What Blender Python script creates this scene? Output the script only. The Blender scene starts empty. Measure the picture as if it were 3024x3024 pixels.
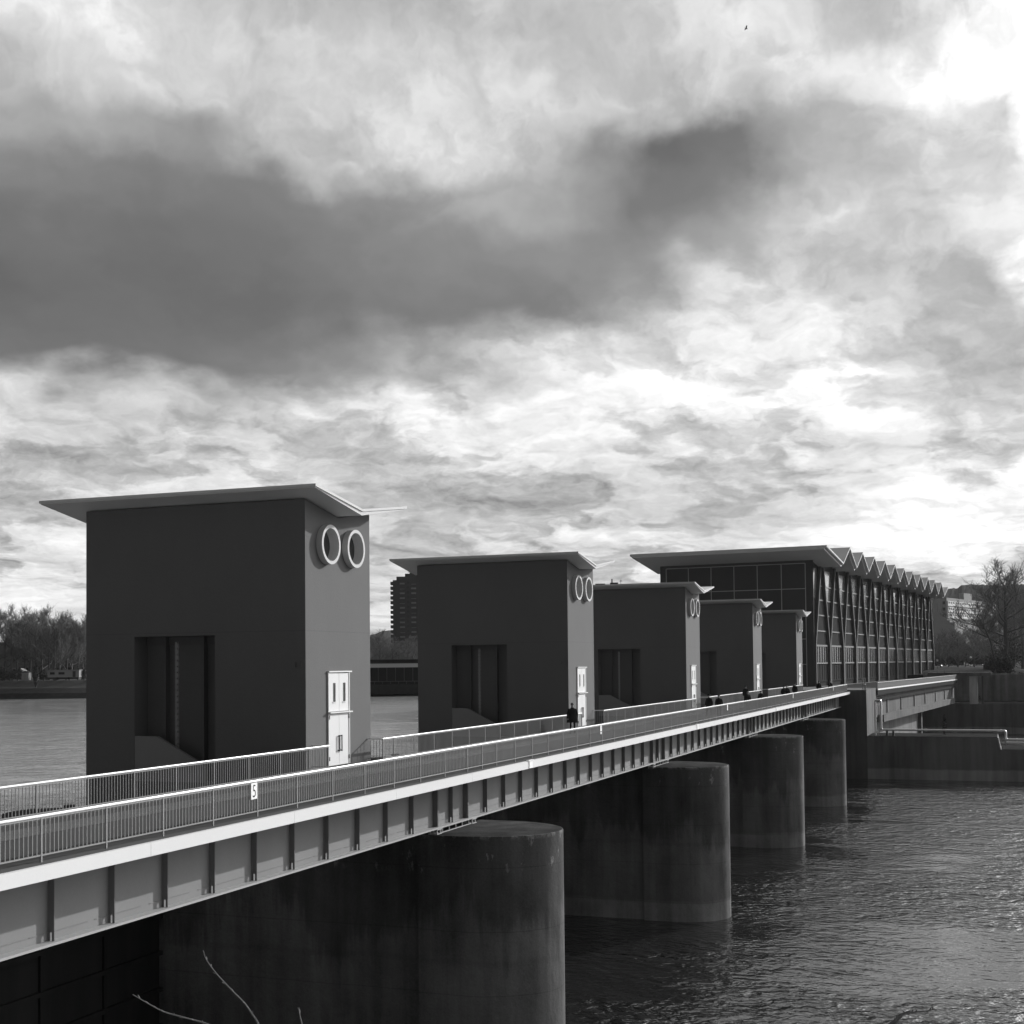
import bpy, bmesh, math, random
from mathutils import Vector, Matrix
R_ = math.radians
SC = bpy.context.scene
COL = SC.collection
random.seed(11)

# ------------------------------------------------------------------ camera
H = 15.56                       # height of the camera above the tailwater
F_PX, PX, PY = 3900.0, 1512.0, 1834.0
YAW, PITCH, ROLL = R_(20.14915), R_(1.89923), 0.010
_F = Vector((-math.sin(YAW)*math.cos(PITCH), math.cos(YAW)*math.cos(PITCH), math.sin(PITCH)))
_R0 = Vector((math.cos(YAW), math.sin(YAW), 0)); _U0 = _R0.cross(_F)
_c, _s = math.cos(ROLL), math.sin(ROLL)
CR = _c*_R0 - _s*_U0; CU = _s*_R0 + _c*_U0
cd = bpy.data.cameras.new('camera'); cam = bpy.data.objects.new('camera', cd); COL.objects.link(cam)
cam.matrix_world = Matrix(((CR.x, CU.x, -_F.x, 0), (CR.y, CU.y, -_F.y, 0), (CR.z, CU.z, -_F.z, H), (0, 0, 0, 1)))
cd.sensor_width = 36.0; cd.lens = 36.0*F_PX/3024.0
cd.shift_x = 0.0; cd.shift_y = (PY-1512.0)/3024.0
cd.clip_start = 0.1; cd.clip_end = 9000
SC.camera = cam

def at(x, y, d):
    """world point seen at photo pixel (x, y) of the 3024 px photo, d metres deep"""
    v = (_F + (x-PX)/F_PX*CR - (y-PY)/F_PX*CU)*d
    return Vector((v.x, v.y, H+v.z))

# ------------------------------------------------------------------ world
SUN_EL, SUN_AZ = 19.6, 24.4     # azimuth from +Y towards +X
W = bpy.data.worlds.new('World'); SC.world = W; W.use_nodes = True
nt = W.node_tree; nt.nodes.clear()
class NT:
    def __init__(s, t): s.t = t
    def n(s, ty, **k):
        o = s.t.nodes.new(ty)
        for a, b in k.items(): setattr(o, a, b)
        return o
    def put(s, sock, v):
        if isinstance(v, bpy.types.NodeSocket): s.t.links.new(v, sock)
        elif v is not None: sock.default_value = v
    def m(s, op, a, b=None, c=None, clamp=False):
        o = s.n('ShaderNodeMath', operation=op); o.use_clamp = clamp
        s.put(o.inputs[0], a); s.put(o.inputs[1], b); s.put(o.inputs[2], c)
        return o.outputs[0]
    def v(s, op, a, b=None):
        o = s.n('ShaderNodeVectorMath', operation=op)
        s.put(o.inputs[0], a); s.put(o.inputs[1], b)
        return o.outputs['Value'] if op in ('DOT_PRODUCT', 'LENGTH') else o.outputs[0]
    def noise(s, vec, scale, detail=4, rough=.5, dist=0, color=False):
        o = s.n('ShaderNodeTexNoise'); s.put(o.inputs['Vector'], vec)
        o.inputs['Scale'].default_value = scale; o.inputs['Detail'].default_value = detail
        o.inputs['Roughness'].default_value = rough; o.inputs['Distortion'].default_value = dist
        return o.outputs['Color'] if color else o.outputs['Fac']
    def ramp(s, fac, stops, interp='LINEAR'):
        o = s.n('ShaderNodeValToRGB'); cr = o.color_ramp; cr.interpolation = interp
        while len(cr.elements) < len(stops): cr.elements.new(.5)
        for e, (p, c) in zip(cr.elements, stops):
            e.position = p; e.color = (c, c, c, 1)
        s.put(o.inputs[0], fac); return o.outputs[0]
    def maprange(s, v, a, b, c, d):
        o = s.n('ShaderNodeMapRange'); s.put(o.inputs[0], v)
        for i, q in enumerate((a, b, c, d)): o.inputs[1+i].default_value = q
        return o.outputs[0]
def lin(c):
    c /= 255.0
    return c/12.92 if c <= .04045 else ((c+.055)/1.055)**2.4

w = NT(nt)
tc = w.n('ShaderNodeTexCoord').outputs['Generated']
sq = w.n('ShaderNodeSeparateXYZ'); nt.links.new(tc, sq.inputs[0])
# clouds lie in layers, so they foreshorten towards the horizon
inv = w.m('DIVIDE', 1.0, w.m('ADD', w.m('MAXIMUM', sq.outputs[2], 0.0), .30))
cmb = w.n('ShaderNodeCombineXYZ')
nt.links.new(sq.outputs[0], cmb.inputs[0]); nt.links.new(sq.outputs[1], cmb.inputs[1]); nt.links.new(w.m('MULTIPLY', inv, -.50), cmb.inputs[2])
lay = cmb.outputs[0]
w1 = w.v('SUBTRACT', w.noise(lay, 4.5, 1, .5, 0, True), (.5, .5, .5))
w2 = w.v('SUBTRACT', w.noise(lay, 12, 2, .5, .0, True), (.5, .5, .5))
w3 = w.v('SUBTRACT', w.noise(lay, 34, 7, .55, .0, True), (.5, .5, .5))
dirw = w.v('ADD', tc, w.v('ADD', w.v('ADD', w.v('MULTIPLY', w1, (.07, .07, .045)), w.v('MULTIPLY', w2, (.10, .10, .06))), w.v('MULTIPLY', w3, (.04, .04, .026))))
sp = w.n('ShaderNodeSeparateXYZ'); nt.links.new(dirw, sp.inputs[0])
az = w.m('ARCTAN2', sp.outputs[0], sp.outputs[1])
azf = w.m('ADD', w.m('MULTIPLY', az, 1/(2*math.pi)), .5)
el = w.m('MULTIPLY', w.m('ARCSINE', w.m('MINIMUM', w.m('MAXIMUM', sp.outputs[2], -.999), .999)), 180/math.pi)
# cloud cover: brightness of the cloud layers by bearing (columns) and height (rows)
CX = (0, 275, 550, 825, 1100, 1375, 1650, 1925, 2200, 2475, 2750, 3024)
ROWS = ((0,   (240, 238, 222, 192, 202, 198, 218, 224, 230, 192, 196, 238)),
        (150, (246, 242, 222, 230, 222, 216, 190, 214, 230, 212, 218, 262)),
        (300, (196, 206, 216, 206, 222, 222, 206, 190, 220, 250, 270, 292)),
        (450, (165, 165, 148, 178, 220, 236, 160, 92, 112, 190, 232, 206)),
        (600, (136, 124, 118, 118, 142, 168, 158, 110, 120, 190, 210, 228)),
        (750, (108, 110, 108, 112, 130, 130, 136, 126, 168, 222, 214, 224)),
        (900, (94, 102, 102, 102, 118, 118, 122, 156, 226, 190, 196, 178)),
        (1050, (108, 104, 108, 122, 150, 185, 236, 230, 226, 236, 200, 186)),
        (1200, (222, 196, 206, 196, 244, 236, 236, 244, 248, 250, 206, 210)),
        (1350, (214, 206, 210, 224, 228, 234, 224, 208, 232, 222, 214, 214)),
        (1500, (218, 202, 212, 218, 196, 206, 200, 194, 194, 202, 238, 232)),
        (1650, (222, 216, 220, 214, 190, 202, 216, 226, 226, 232, 242, 242)),
        (1850, (216, 214, 214, 214, 212, 212, 216, 222, 226, 232, 236, 240)))
acc = None
els = []
for y, _ in ROWS:
    vx = _F + (1500-PX)/F_PX*CR - (y-PY)/F_PX*CU
    els.append(math.degrees(math.atan2(vx.z, math.hypot(vx.x, vx.y))))
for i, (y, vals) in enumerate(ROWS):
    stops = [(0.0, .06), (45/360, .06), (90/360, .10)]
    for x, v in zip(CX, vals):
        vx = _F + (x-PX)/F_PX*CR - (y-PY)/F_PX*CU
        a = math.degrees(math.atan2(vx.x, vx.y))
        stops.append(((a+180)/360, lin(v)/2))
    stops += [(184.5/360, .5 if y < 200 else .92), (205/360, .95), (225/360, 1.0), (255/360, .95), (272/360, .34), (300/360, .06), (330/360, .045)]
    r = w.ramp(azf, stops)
    e0 = els[i]; up = els[i-1] if i else None; dn = els[i+1] if i+1 < len(els) else None
    st = []
    o = w.n('ShaderNodeMapRange'); o.interpolation_type = 'SMOOTHSTEP'
    if dn is not None:
        w.put(o.inputs[0], el); o.inputs[1].default_value = dn; o.inputs[2].default_value = e0
        wt = o.outputs[0]
    else: wt = 1.0
    if up is not None:
        o2 = w.n('ShaderNodeMapRange'); o2.interpolation_type = 'SMOOTHSTEP'
        w.put(o2.inputs[0], el); o2.inputs[1].default_value = e0; o2.inputs[2].default_value = up
        o2.inputs[3].default_value = 1; o2.inputs[4].default_value = 0
        wt = w.m('MULTIPLY', wt, o2.outputs[0])
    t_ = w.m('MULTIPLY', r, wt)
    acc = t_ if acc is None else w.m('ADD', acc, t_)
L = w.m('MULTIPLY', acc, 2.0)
low = w.maprange(el, 5, 17, 1.0, 0.42)
wv = w.v('ADD', lay, w.v('ADD', w.v('MULTIPLY', w2, (.06, .06, .06)), w.v('MULTIPLY', w3, (.030, .030, .030))))
tosun = (.5, .1, .9)
def cell(v, sc):                                 # cauliflower heads: rounded cells with crisp seams
    o = w.n('ShaderNodeTexVoronoi'); o.feature = 'F1'; w.put(o.inputs['Vector'], v)
    o.inputs['Scale'].default_value = sc
    if 'Detail' in o.inputs: o.inputs['Detail'].default_value = 2.0; o.inputs['Roughness'].default_value = .45; o.inputs['Lacunarity'].default_value = 2.2
    return w.m('SUBTRACT', 1.0, o.outputs['Distance'])
def heap(v):
    return w.m('ADD', w.m('MULTIPLY', w.noise(v, 5.5, 8, .52), 1.0), w.m('MULTIPLY', cell(v, 8), .22))
h0 = heap(wv); h1 = heap(w.v('ADD', wv, tuple(c*.02 for c in tosun)))
rel = w.m('SUBTRACT', h0, h1)
wf = w.v('ADD', wv, w.v('MULTIPLY', w3, (.012, .012, .012)))
g0 = w.noise(wf, 24, 7, .58); g1 = w.noise(w.v('ADD', wf, tuple(c*.009 for c in tosun)), 24, 7, .58)
rel2 = w.m('SUBTRACT', g0, g1)
hole = w.n('ShaderNodeMapRange'); hole.interpolation_type = 'SMOOTHSTEP'
w.put(hole.inputs[0], w.m('ADD', h0, w.m('MULTIPLY', w.m('SUBTRACT', g0, .5), .16)))
for i, q in enumerate((.485, .55, -.34, 0.0)): hole.inputs[1+i].default_value = q
n2 = w.m('SUBTRACT', w.noise(wv, 5.5, 2, .5), .5)
mid = w.m('MINIMUM', w.m('MULTIPLY', L, 1.6), 1.0)
tex = w.m('ADD', w.m('ADD', w.m('MULTIPLY', rel, 2.4), w.m('MULTIPLY', rel2, 1.5)), w.m('ADD', w.m('MULTIPLY', n2, .6), hole.outputs[0]))
L = w.m('MULTIPLY', L, w.m('MAXIMUM', w.m('ADD', w.m('ADD', 1.02, w.m('MULTIPLY', low, .12)), w.m('MULTIPLY', mid, w.m('MULTIPLY', tex, low))), .3))
# upper sky and the veil of light round the sun
hi = w.maprange(el, 25, 60, 0, 1)
front = w.maprange(sp.outputs[1], -.6, .9, .10, .42)
L = w.m('ADD', w.m('MULTIPLY', L, w.m('SUBTRACT', 1, hi)), w.m('MULTIPLY', front, hi))
sd = Vector((math.sin(R_(SUN_AZ))*math.cos(R_(SUN_EL)), math.cos(R_(SUN_AZ))*math.cos(R_(SUN_EL)), math.sin(R_(SUN_EL))))
cs = w.v('DOT_PRODUCT', tc, tuple(sd))
glow = w.m('POWER', w.m('MAXIMUM', cs, 0.0), 80.0)
L = w.m('ADD', L, w.m('MULTIPLY', glow, 9.0))
sky = w.n('ShaderNodeTexSky'); sky.sky_type = 'NISHITA'; sky.sun_disc = False
sky.sun_elevation = R_(SUN_EL); sky.sun_rotation = R_(SUN_AZ)
bw = w.n('ShaderNodeRGBToBW'); nt.links.new(sky.outputs[0], bw.inputs[0])
SKY_STRENGTH = 0.1
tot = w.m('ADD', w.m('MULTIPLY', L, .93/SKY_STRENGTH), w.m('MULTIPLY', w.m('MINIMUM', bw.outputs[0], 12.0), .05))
ground_cut = w.maprange(sp.outputs[2], -.05, 0, .08, 1)
tot = w.m('MULTIPLY', tot, ground_cut)
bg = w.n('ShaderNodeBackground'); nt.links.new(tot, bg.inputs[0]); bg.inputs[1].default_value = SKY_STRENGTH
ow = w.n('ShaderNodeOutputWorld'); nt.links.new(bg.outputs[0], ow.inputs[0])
W.cycles.sampling_method = 'MANUAL'; W.cycles.sample_map_resolution = 1024

sl = bpy.data.lights.new('sun', 'SUN'); sl.energy = 4.3; sl.angle = R_(.55)
sun = bpy.data.objects.new('sun', sl); COL.objects.link(sun)
sun.rotation_euler = (-sd).to_track_quat('-Z', 'Y').to_euler()
sun.location = (60, 120, 80)

vs = SC.view_settings
vs.view_transform = 'Standard'; vs.look = 'None'; vs.gamma = 1; vs.exposure = 0; vs.use_curve_mapping = False

# ------------------------------------------------------------------ materials
MATS = {}
def mat(name, v, rough=.8, var=.12, scale=.6, stretch=(1, 1, 1), metallic=0, spec=.10, fine=.06, bump=0, bscale=8, streak=0, bands=None, joints=None, damp=None):
    if name in MATS: return MATS[name]
    m = bpy.data.materials.new(name); m.use_nodes = True; t = m.node_tree; k = NT(t)
    b = t.nodes['Principled BSDF']
    geo = k.n('ShaderNodeNewGeometry').outputs['Position']
    p = k.v('MULTIPLY', geo, stretch)
    f = k.m('ADD', k.m('MULTIPLY', k.m('SUBTRACT', k.noise(p, scale, 6, .6), .5), 2*var),
            k.m('MULTIPLY', k.m('SUBTRACT', k.noise(geo, 14, 3, .6), .5), 2*fine))
    if streak:
        s1 = k.noise(k.v('MULTIPLY', geo, (1, 1, .07)), 1.1, 5, .6)
        s2 = k.noise(k.v('MULTIPLY', geo, (.5, .5, .25)), .35, 4, .55)
        f = k.m('ADD', f, k.m('MULTIPLY', k.m('SUBTRACT', k.maprange(s1, .38, .62, 0, 1), .5), streak))
        f = k.m('ADD', f, k.m('MULTIPLY', k.m('SUBTRACT', k.maprange(s2, .36, .64, 0, 1), .5), streak*1.1))
    f = k.m('MAXIMUM', k.m('ADD', f, 1.0), .12)
    val = k.m('MULTIPLY', f, v)
    sz = k.n('ShaderNodeSeparateXYZ'); t.links.new(geo, sz.inputs[0])
    if bands:                       # (z low, z high, factor): tide marks and other level stains
        for (a, c, q) in bands:
            wob = k.m('MULTIPLY', k.m('SUBTRACT', k.noise(geo, .35, 3, .5), .5), .5)
            zz = k.m('ADD', sz.outputs[2], wob)
            up = k.maprange(zz, a-.12, a+.12, 0, 1); dn = k.maprange(zz, c-.12, c+.12, 1, 0)
            val = k.m('MULTIPLY', val, k.m('ADD', 1.0, k.m('MULTIPLY', k.m('MULTIPLY', up, dn), q-1)))
    if damp:                        # dark run-off below the cap with a ragged lower edge: (height, factor)
        rag = k.m('ADD', k.m('MULTIPLY', k.m('SUBTRACT', k.noise(k.v('MULTIPLY', geo, (1, 1, .12)), .9, 6, .65), .5), 9.0), k.m('MULTIPLY', k.m('SUBTRACT', k.noise(geo, .18, 3, .5), .5), 7.0))
        dz = k.maprange(k.m('ADD', sz.outputs[2], rag), damp[0]-.5, damp[0]+.5, 1, damp[1]); val = k.m('MULTIPLY', val, dz)
        ch = k.maprange(k.noise(k.v('MULTIPLY', geo, (1, 1, .45)), 2.3, 6, .7), .605, .65, 0, 1)
        rim = k.maprange(k.m('ADD', sz.outputs[2], k.m('MULTIPLY', k.m('SUBTRACT', k.noise(geo, 1.6, 4, .6), .5), 1.6)), 7.6, 8.2, 0, 1)
        edge = k.m('MULTIPLY', k.maprange(sz.outputs[2], 9.10, 9.22, 0, 1), k.maprange(k.noise(geo, 2.6, 5, .65), .46, .56, 0, 1))
        val = k.m('MULTIPLY', val, k.m('ADD', 1.0, k.m('MULTIPLY', edge, 1.3)))
        pour = k.m('ABSOLUTE', k.m('SUBTRACT', k.m('FRACT', k.m('MULTIPLY', k.m('ADD', sz.outputs[2], k.m('MULTIPLY', k.noise(geo, .7, 2, .5), .08)), .43)), .5))
        val = k.m('MULTIPLY', val, k.maprange(pour, .0, .012, .72, 1))
        val = k.m('MULTIPLY', val, k.m('ADD', 1.0, k.m('MULTIPLY', k.m('MULTIPLY', ch, rim), 1.6)))
    if joints:                      # formwork joints at these heights
        for z in joints:
            d = k.m('ABSOLUTE', k.m('SUBTRACT', sz.outputs[2], z))
            val = k.m('MULTIPLY', val, k.maprange(d, .008, .02, .86, 1))
    cm = k.n('ShaderNodeCombineColor')
    for i in range(3): t.links.new(val, cm.inputs[i])
    t.links.new(cm.outputs[0], b.inputs['Base Color'])
    b.inputs['Roughness'].default_value = rough; b.inputs['Metallic'].default_value = metallic
    b.inputs['Specular IOR Level'].default_value = spec
    if bump:
        bp = k.n('ShaderNodeBump'); bp.inputs['Strength'].default_value = bump; bp.inputs['Distance'].default_value = .05
        t.links.new(k.noise(geo, bscale, 5, .6), bp.inputs['Height']); t.links.new(bp.outputs[0], b.inputs['Normal'])
    MATS[name] = m; return m

M_WALL = mat('tower_render', .145, .9, .09, .5, (1, 1, .5), fine=.06, bump=.15, bscale=12, joints=(16.97,))
M_ROOF = mat('roof_concrete', .62, .8, .06, .5, fine=.04)
M_WHITE = mat('white_paint', .82, .55, .03, .8, spec=.3, fine=.02)
M_FASCIA = mat('fascia_paint', .67, .6, .04, .25, fine=.03)
M_DOOR = mat('door_paint', .72, .5, .02, .8, fine=.02)
M_RING = mat('ring_paint', .52, .6, .03, 1)
M_PANE = mat('porthole_glass', .05, .12, .05, 1, spec=.5)
M_GLASS = mat('window_glass', .03, .25, .05, 1, spec=.25)
M_DARK = mat('dark_steel', .05, .6, .15, 1)
M_NICHE = mat('niche_steel', .13, .8, .12, .8)
M_SLAB = mat('gate_plate', .24, .8, .05, .5)
M_CHAIN = mat('chain_steel', .28, .6, .2, 3)
M_RAIL = mat('rail_paint', .92, .25, .02, 2, spec=.8, fine=.01)
M_BAL = mat('baluster_paint', .27, .5, .05, 2, fine=.03)
M_DECK = mat('deck_asphalt', .065, .9, .2, .5, (1, .3, 1), fine=.12)
M_STRIP = mat('deck_paving', .105, .9, .2, 1.2, fine=.1)
M_KERB = mat('kerb_concrete', .085, .9, .25, 1.5, fine=.12)
M_WEB = mat('girder_paint', .22, .75, .16, .5, (1, 1, .6), fine=.05)
M_FLANGE = mat('flange_paint', .36, .6, .08, 1)
M_STIFF = mat('stiffener_paint', .16, .7, .08, 1)
M_PIER = mat('pier_concrete', .125, .95, .55, .55, (1, 1, .75), spec=.03, fine=.28, bump=.8, bscale=2.2, streak=.38, bands=((-1, 1.15, 1.55), (4.6, 4.66, .75)), damp=(5.6, .62))
M_PIERTOP = mat('pier_top_concrete', .06, .98, .8, 1.1, spec=0, fine=.4)
M_QTOP = mat('quay_top_soil', .05, .98, .5, 1.0, spec=0, fine=.3)
M_QUAY = mat('quay_concrete', .15, .92, .2, .3, (1, 1, .5), fine=.1, bump=.3, bscale=3, streak=.35, bands=((-1, 1.4, 1.9),))
M_ABUT = mat('abutment_concrete', .095, .9, .15, .7, fine=.12, streak=.35, bump=.2)
M_GATE = mat('gate_steel', .022, .7, .2, .4, streak=.3)
M_PIPE = mat('pipe_steel', .75, .3, .05, 2, metallic=.8)
M_HSOF = mat('hall_soffit', .6, .85, .05, .4)
M_HALL = mat('hall_panel', .068, .95, .10, .4, spec=0, fine=.06)
M_HEND = mat('hall_end_panel', .085, .9, .05, .3, fine=.03)
M_COLUMN = mat('hall_column', .12, .85, .08, .6)
M_TRIM = mat('hall_trim', .19, .7, .05, 1)
M_MULL = mat('hall_mullion', .5, .7, .05, 1)
M_BARK = mat('bark', .11, .95, .3, 2)
M_TWIG = mat('twig_bark', .19, .95, .3, 2)
M_PALE = mat('pale_bark', .3, .9, .3, 2)
M_WILLOW = mat('willow_bark', .17, .7, .2, 6)
M_LEAF = mat('dark_foliage', .09, .95, .4, 2)
M_GRASS = mat('grass', .10, .95, .3, .4, spec=0, fine=.2)
M_SOIL = mat('embankment_stone', .06, .95, .35, .8, spec=0, fine=.3, bump=.5, bscale=2)
M_GROUND = mat('ground', .045, .98, .3, .3, spec=0, fine=.2)
M_HILL = mat('forest_hill', .06, .98, .3, .06, spec=0, fine=.3)
M_HOUSE = mat('house_render', .16, .9, .1, .2)
M_TOWERB = mat('highrise_brick', .045, .9, .1, .1)
M_BALC = mat('balcony_rail', .22, .8, .15, .5)
M_CARAV = mat('caravan_skin', .24, .5, .08, .5)
M_CLOTH = mat('dark_cloth', .035, .95, .2, 4)
M_COAT = mat('black_coat', .028, .95, .2, 4)
M_SKIN = mat('skin', .35, .7, .05, 4)
M_CAP = mat('grey_cap', .16, .9, .1, 6)
M_INK = mat('sign_ink', .04, .6, .0, 1, fine=0)
M_CARW = mat('car_paint_pale', .7, .25, .02, 1, spec=.6)
M_CARD = mat('car_paint_dark', .12, .25, .02, 1, spec=.6)
M_TYRE = mat('tyre', .03, .9, .0, 1)
M_BIRD = mat('feathers', .09, .9, .1, 9)

def water(name, bscale, stren, base=.02, wind=30, calm=True, rough=.08, patch=(.55, 1.5, 1)):
    m = bpy.data.materials.new(name); m.use_nodes = True; t = m.node_tree; k = NT(t); b = t.nodes['Principled BSDF']
    b.inputs['Base Color'].default_value = (base, base, base, 1)
    b.inputs['Roughness'].default_value = rough; b.inputs['IOR'].default_value = 2.0
    b.inputs['Specular IOR Level'].default_value = .5
    geo = k.n('ShaderNodeNewGeometry').outputs['Position']
    mp = k.n('ShaderNodeMapping'); t.links.new(geo, mp.inputs[0])
    mp.inputs['Rotation'].default_value = (0, 0, R_(wind)); mp.inputs['Scale'].default_value = (.85, 1.1, 1)
    v = mp.outputs[0]
    wp = k.v('ADD', v, k.v('MULTIPLY', k.v('SUBTRACT', k.noise(v, .35*bscale, 2, .5, 0, True), (.5, .5, .5)), (1.4, 1.4, 0)))
    h = k.m('ADD', k.m('MULTIPLY', k.noise(wp, 1.15*bscale, 2, .45), 1.0), k.m('MULTIPLY', k.noise(v, 3.1*bscale, 2, .5), .22))
    h = k.m('ADD', h, k.m('MULTIPLY', k.noise(v, .28*bscale, 2, .5), 1.6))
    if calm:
        c = k.noise(k.v('MULTIPLY', geo, patch), .05, 5, .62, .8)      # gusts, boils and slicks drawn out by the current
        s = k.maprange(c, .40, .60, .22, 1.25)
    else: s = 1.0
    bp = k.n('ShaderNodeBump'); bp.inputs['Distance'].default_value = .35
    k.put(bp.inputs['Strength'], k.m('MULTIPLY', s, stren)); t.links.new(h, bp.inputs['Height'])
    t.links.new(bp.outputs[0], b.inputs['Normal'])
    return m
M_RIVER = water('river_water', 1.5, .72, .02)
M_HEAD = water('headwater', .75, .95, .24, 20, True, .15, (1.6, 3.2, 1))

# ------------------------------------------------------------------ mesh building
class MB:
    def __init__(s): s.v = []; s.f = []; s.mi = []; s.cur = 0
    def add(s, vs, fs):
        o = len(s.v); s.v += [tuple(p) for p in vs]
        for f in fs: s.f.append([i+o for i in f]); s.mi.append(s.cur)
        return s
    def box(s, x0, x1, y0, y1, z0, z1):
        if x0 > x1: x0, x1 = x1, x0
        if y0 > y1: y0, y1 = y1, y0
        if z0 > z1: z0, z1 = z1, z0
        return s.add([(x0,y0,z0),(x1,y0,z0),(x1,y1,z0),(x0,y1,z0),(x0,y0,z1),(x1,y0,z1),(x1,y1,z1),(x0,y1,z1)],
              [(0,3,2,1),(4,5,6,7),(0,1,5,4),(1,2,6,5),(2,3,7,6),(3,0,4,7)])
    def prism(s, poly, axis, lo, hi):
        """poly = (a, b) pairs; axis x: (y, z), axis y: (x, z), axis z: (x, y)"""
        def P(a, b, c): return {'x': (c, a, b), 'y': (a, c, b), 'z': (a, b, c)}[axis]
        n = len(poly)
        vs = [P(a, b, lo) for a, b in poly]+[P(a, b, hi) for a, b in poly]
        fs = [list(range(n)), list(range(2*n-1, n-1, -1))]
        fs += [(i, (i+1) % n, n+(i+1) % n, n+i) for i in range(n)]
        return s.add(vs, fs)
    def tube(s, pts, rad, n=6, cap=True):
        pts = [Vector(p) for p in pts]; m = len(pts)
        if not isinstance(rad, (list, tuple)): rad = [rad]*m
        vs = []; prev = None
        for i, p in enumerate(pts):
            d = (pts[min(i+1, m-1)]-pts[max(i-1, 0)])
            d = d.normalized() if d.length > 1e-9 else Vector((0, 0, 1))
            if prev is None:
                u = d.cross(Vector((0, 0, 1)))
                if u.length < 1e-3: u = Vector((1, 0, 0))
            else: u = prev-d*prev.dot(d)
            u.normalize(); prev = u; q = d.cross(u)
            for j in range(n):
                a = 2*math.pi*j/n
                vs.append(p+(u*math.cos(a)+q*math.sin(a))*rad[i])
        fs = [(i*n+j, i*n+(j+1) % n, (i+1)*n+(j+1) % n, (i+1)*n+j) for i in range(m-1) for j in range(n)]
        if cap: fs += [list(range(n-1, -1, -1)), list(range((m-1)*n, m*n))]
        return s.add(vs, fs)
    def build(s, name, m, parent=None, smooth=False, fix=True):
        me = bpy.data.meshes.new(name); me.from_pydata(s.v, [], s.f)
        for q in (m if isinstance(m, (list, tuple)) else [m]): me.materials.append(q)
        if any(s.mi):
            for p, i in zip(me.polygons, s.mi): p.material_index = i
        if fix and len(s.f) < 60000:
            b = bmesh.new(); b.from_mesh(me); bmesh.ops.recalc_face_normals(b, faces=b.faces); b.to_mesh(me); b.free()
        if smooth:
            for p in me.polygons: p.use_smooth = True
            me.set_sharp_from_angle(angle=R_(42))
        o = bpy.data.objects.new(name, me); COL.objects.link(o)
        if parent: o.parent = parent
        return o
def tag(o, label=None, cat=None, group=None, kind=None):
    for k, v in (('label', label), ('category', cat), ('group', group), ('kind', kind)):
        if v: o[k] = v
    return o
def empty(name, loc, rz=0, label=None, cat=None, group=None):
    o = bpy.data.objects.new(name, None); COL.objects.link(o); o.location = loc; o.rotation_euler = (0, 0, rz)
    o.empty_display_size = .2
    return tag(o, label, cat, group)
KIDS = {}
def kids(o): return [c for c in bpy.data.objects if c.parent == o]
def copy_tree(o, parent=None):
    c = o.copy(); COL.objects.link(c)
    if parent: c.parent = parent
    for ch in kids(o): copy_tree(ch, c)
    return c

# ------------------------------------------------------------------ setting: water, banks, hills
DECK = 11.55
HEAD_Z = 8.6
def sheet(name, poly, z, m, kind='structure'):
    mb = MB(); mb.add([(x, y, z) for x, y in poly], [list(range(len(poly)))])
    return tag(mb.build(name, m, fix=False), kind=kind)
sheet('river', [(-32, -60), (420, -60), (420, 330), (-32, 330)], 0, M_RIVER)
sheet('upper_river', [(-1400, -200), (-32.5, -200), (-32.5, 185), (-62, 185), (-62, 700), (-1400, 700)], HEAD_Z, M_HEAD)
# far bank on the headwater side, level ground running on to the horizon
A = Vector((.935, .355, 0)); N = Vector((-.355, .935, 0)); O = Vector((-180, 269, 0))
mb = MB(); prof = ((-1, 7.5), (0, HEAD_Z), (2.5, 9.9), (6, 11.0), (7.2, 11.3), (12, 12.9), (16, 13.2), (60, 13.3), (3300, 13.3))
nn = 60; S0, S1 = -1500, 700
for a in range(nn+1):
    t = S0+(S1-S0)*a/nn
    if abs(t) < 140: pass
    for j, (q, z) in enumerate(prof):
        jit = random.uniform(-.5, .5) if 0 < j < 6 else 0
        p = O+A*t+N*(q+jit*1.2); mb.v.append((p.x, p.y, z+(jit*.25 if j != 1 else 0)))
m_ = len(prof)
for a in range(nn):
    for j in range(m_-1):
        mb.f.append([a*m_+j, (a+1)*m_+j, (a+1)*m_+j+1, a*m_+j+1]); mb.mi.append(0 if j < 3 else 1)
tag(mb.build('far_bank', [M_SOIL, M_GRASS], fix=False), kind='structure')
def bank(t, q, z=13.25):
    p = O+A*t+N*q; return Vector((p.x, p.y, z))

# right-hand terrain beyond the dam
mb = MB(); mb.box(-16.2, 420, 297, 320, -2, 6.3); mb.box(-62, 900, 320.0, 3000, -2, 12.3)
tag(mb.build('terrace_ground', M_GROUND), kind='structure')
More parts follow.
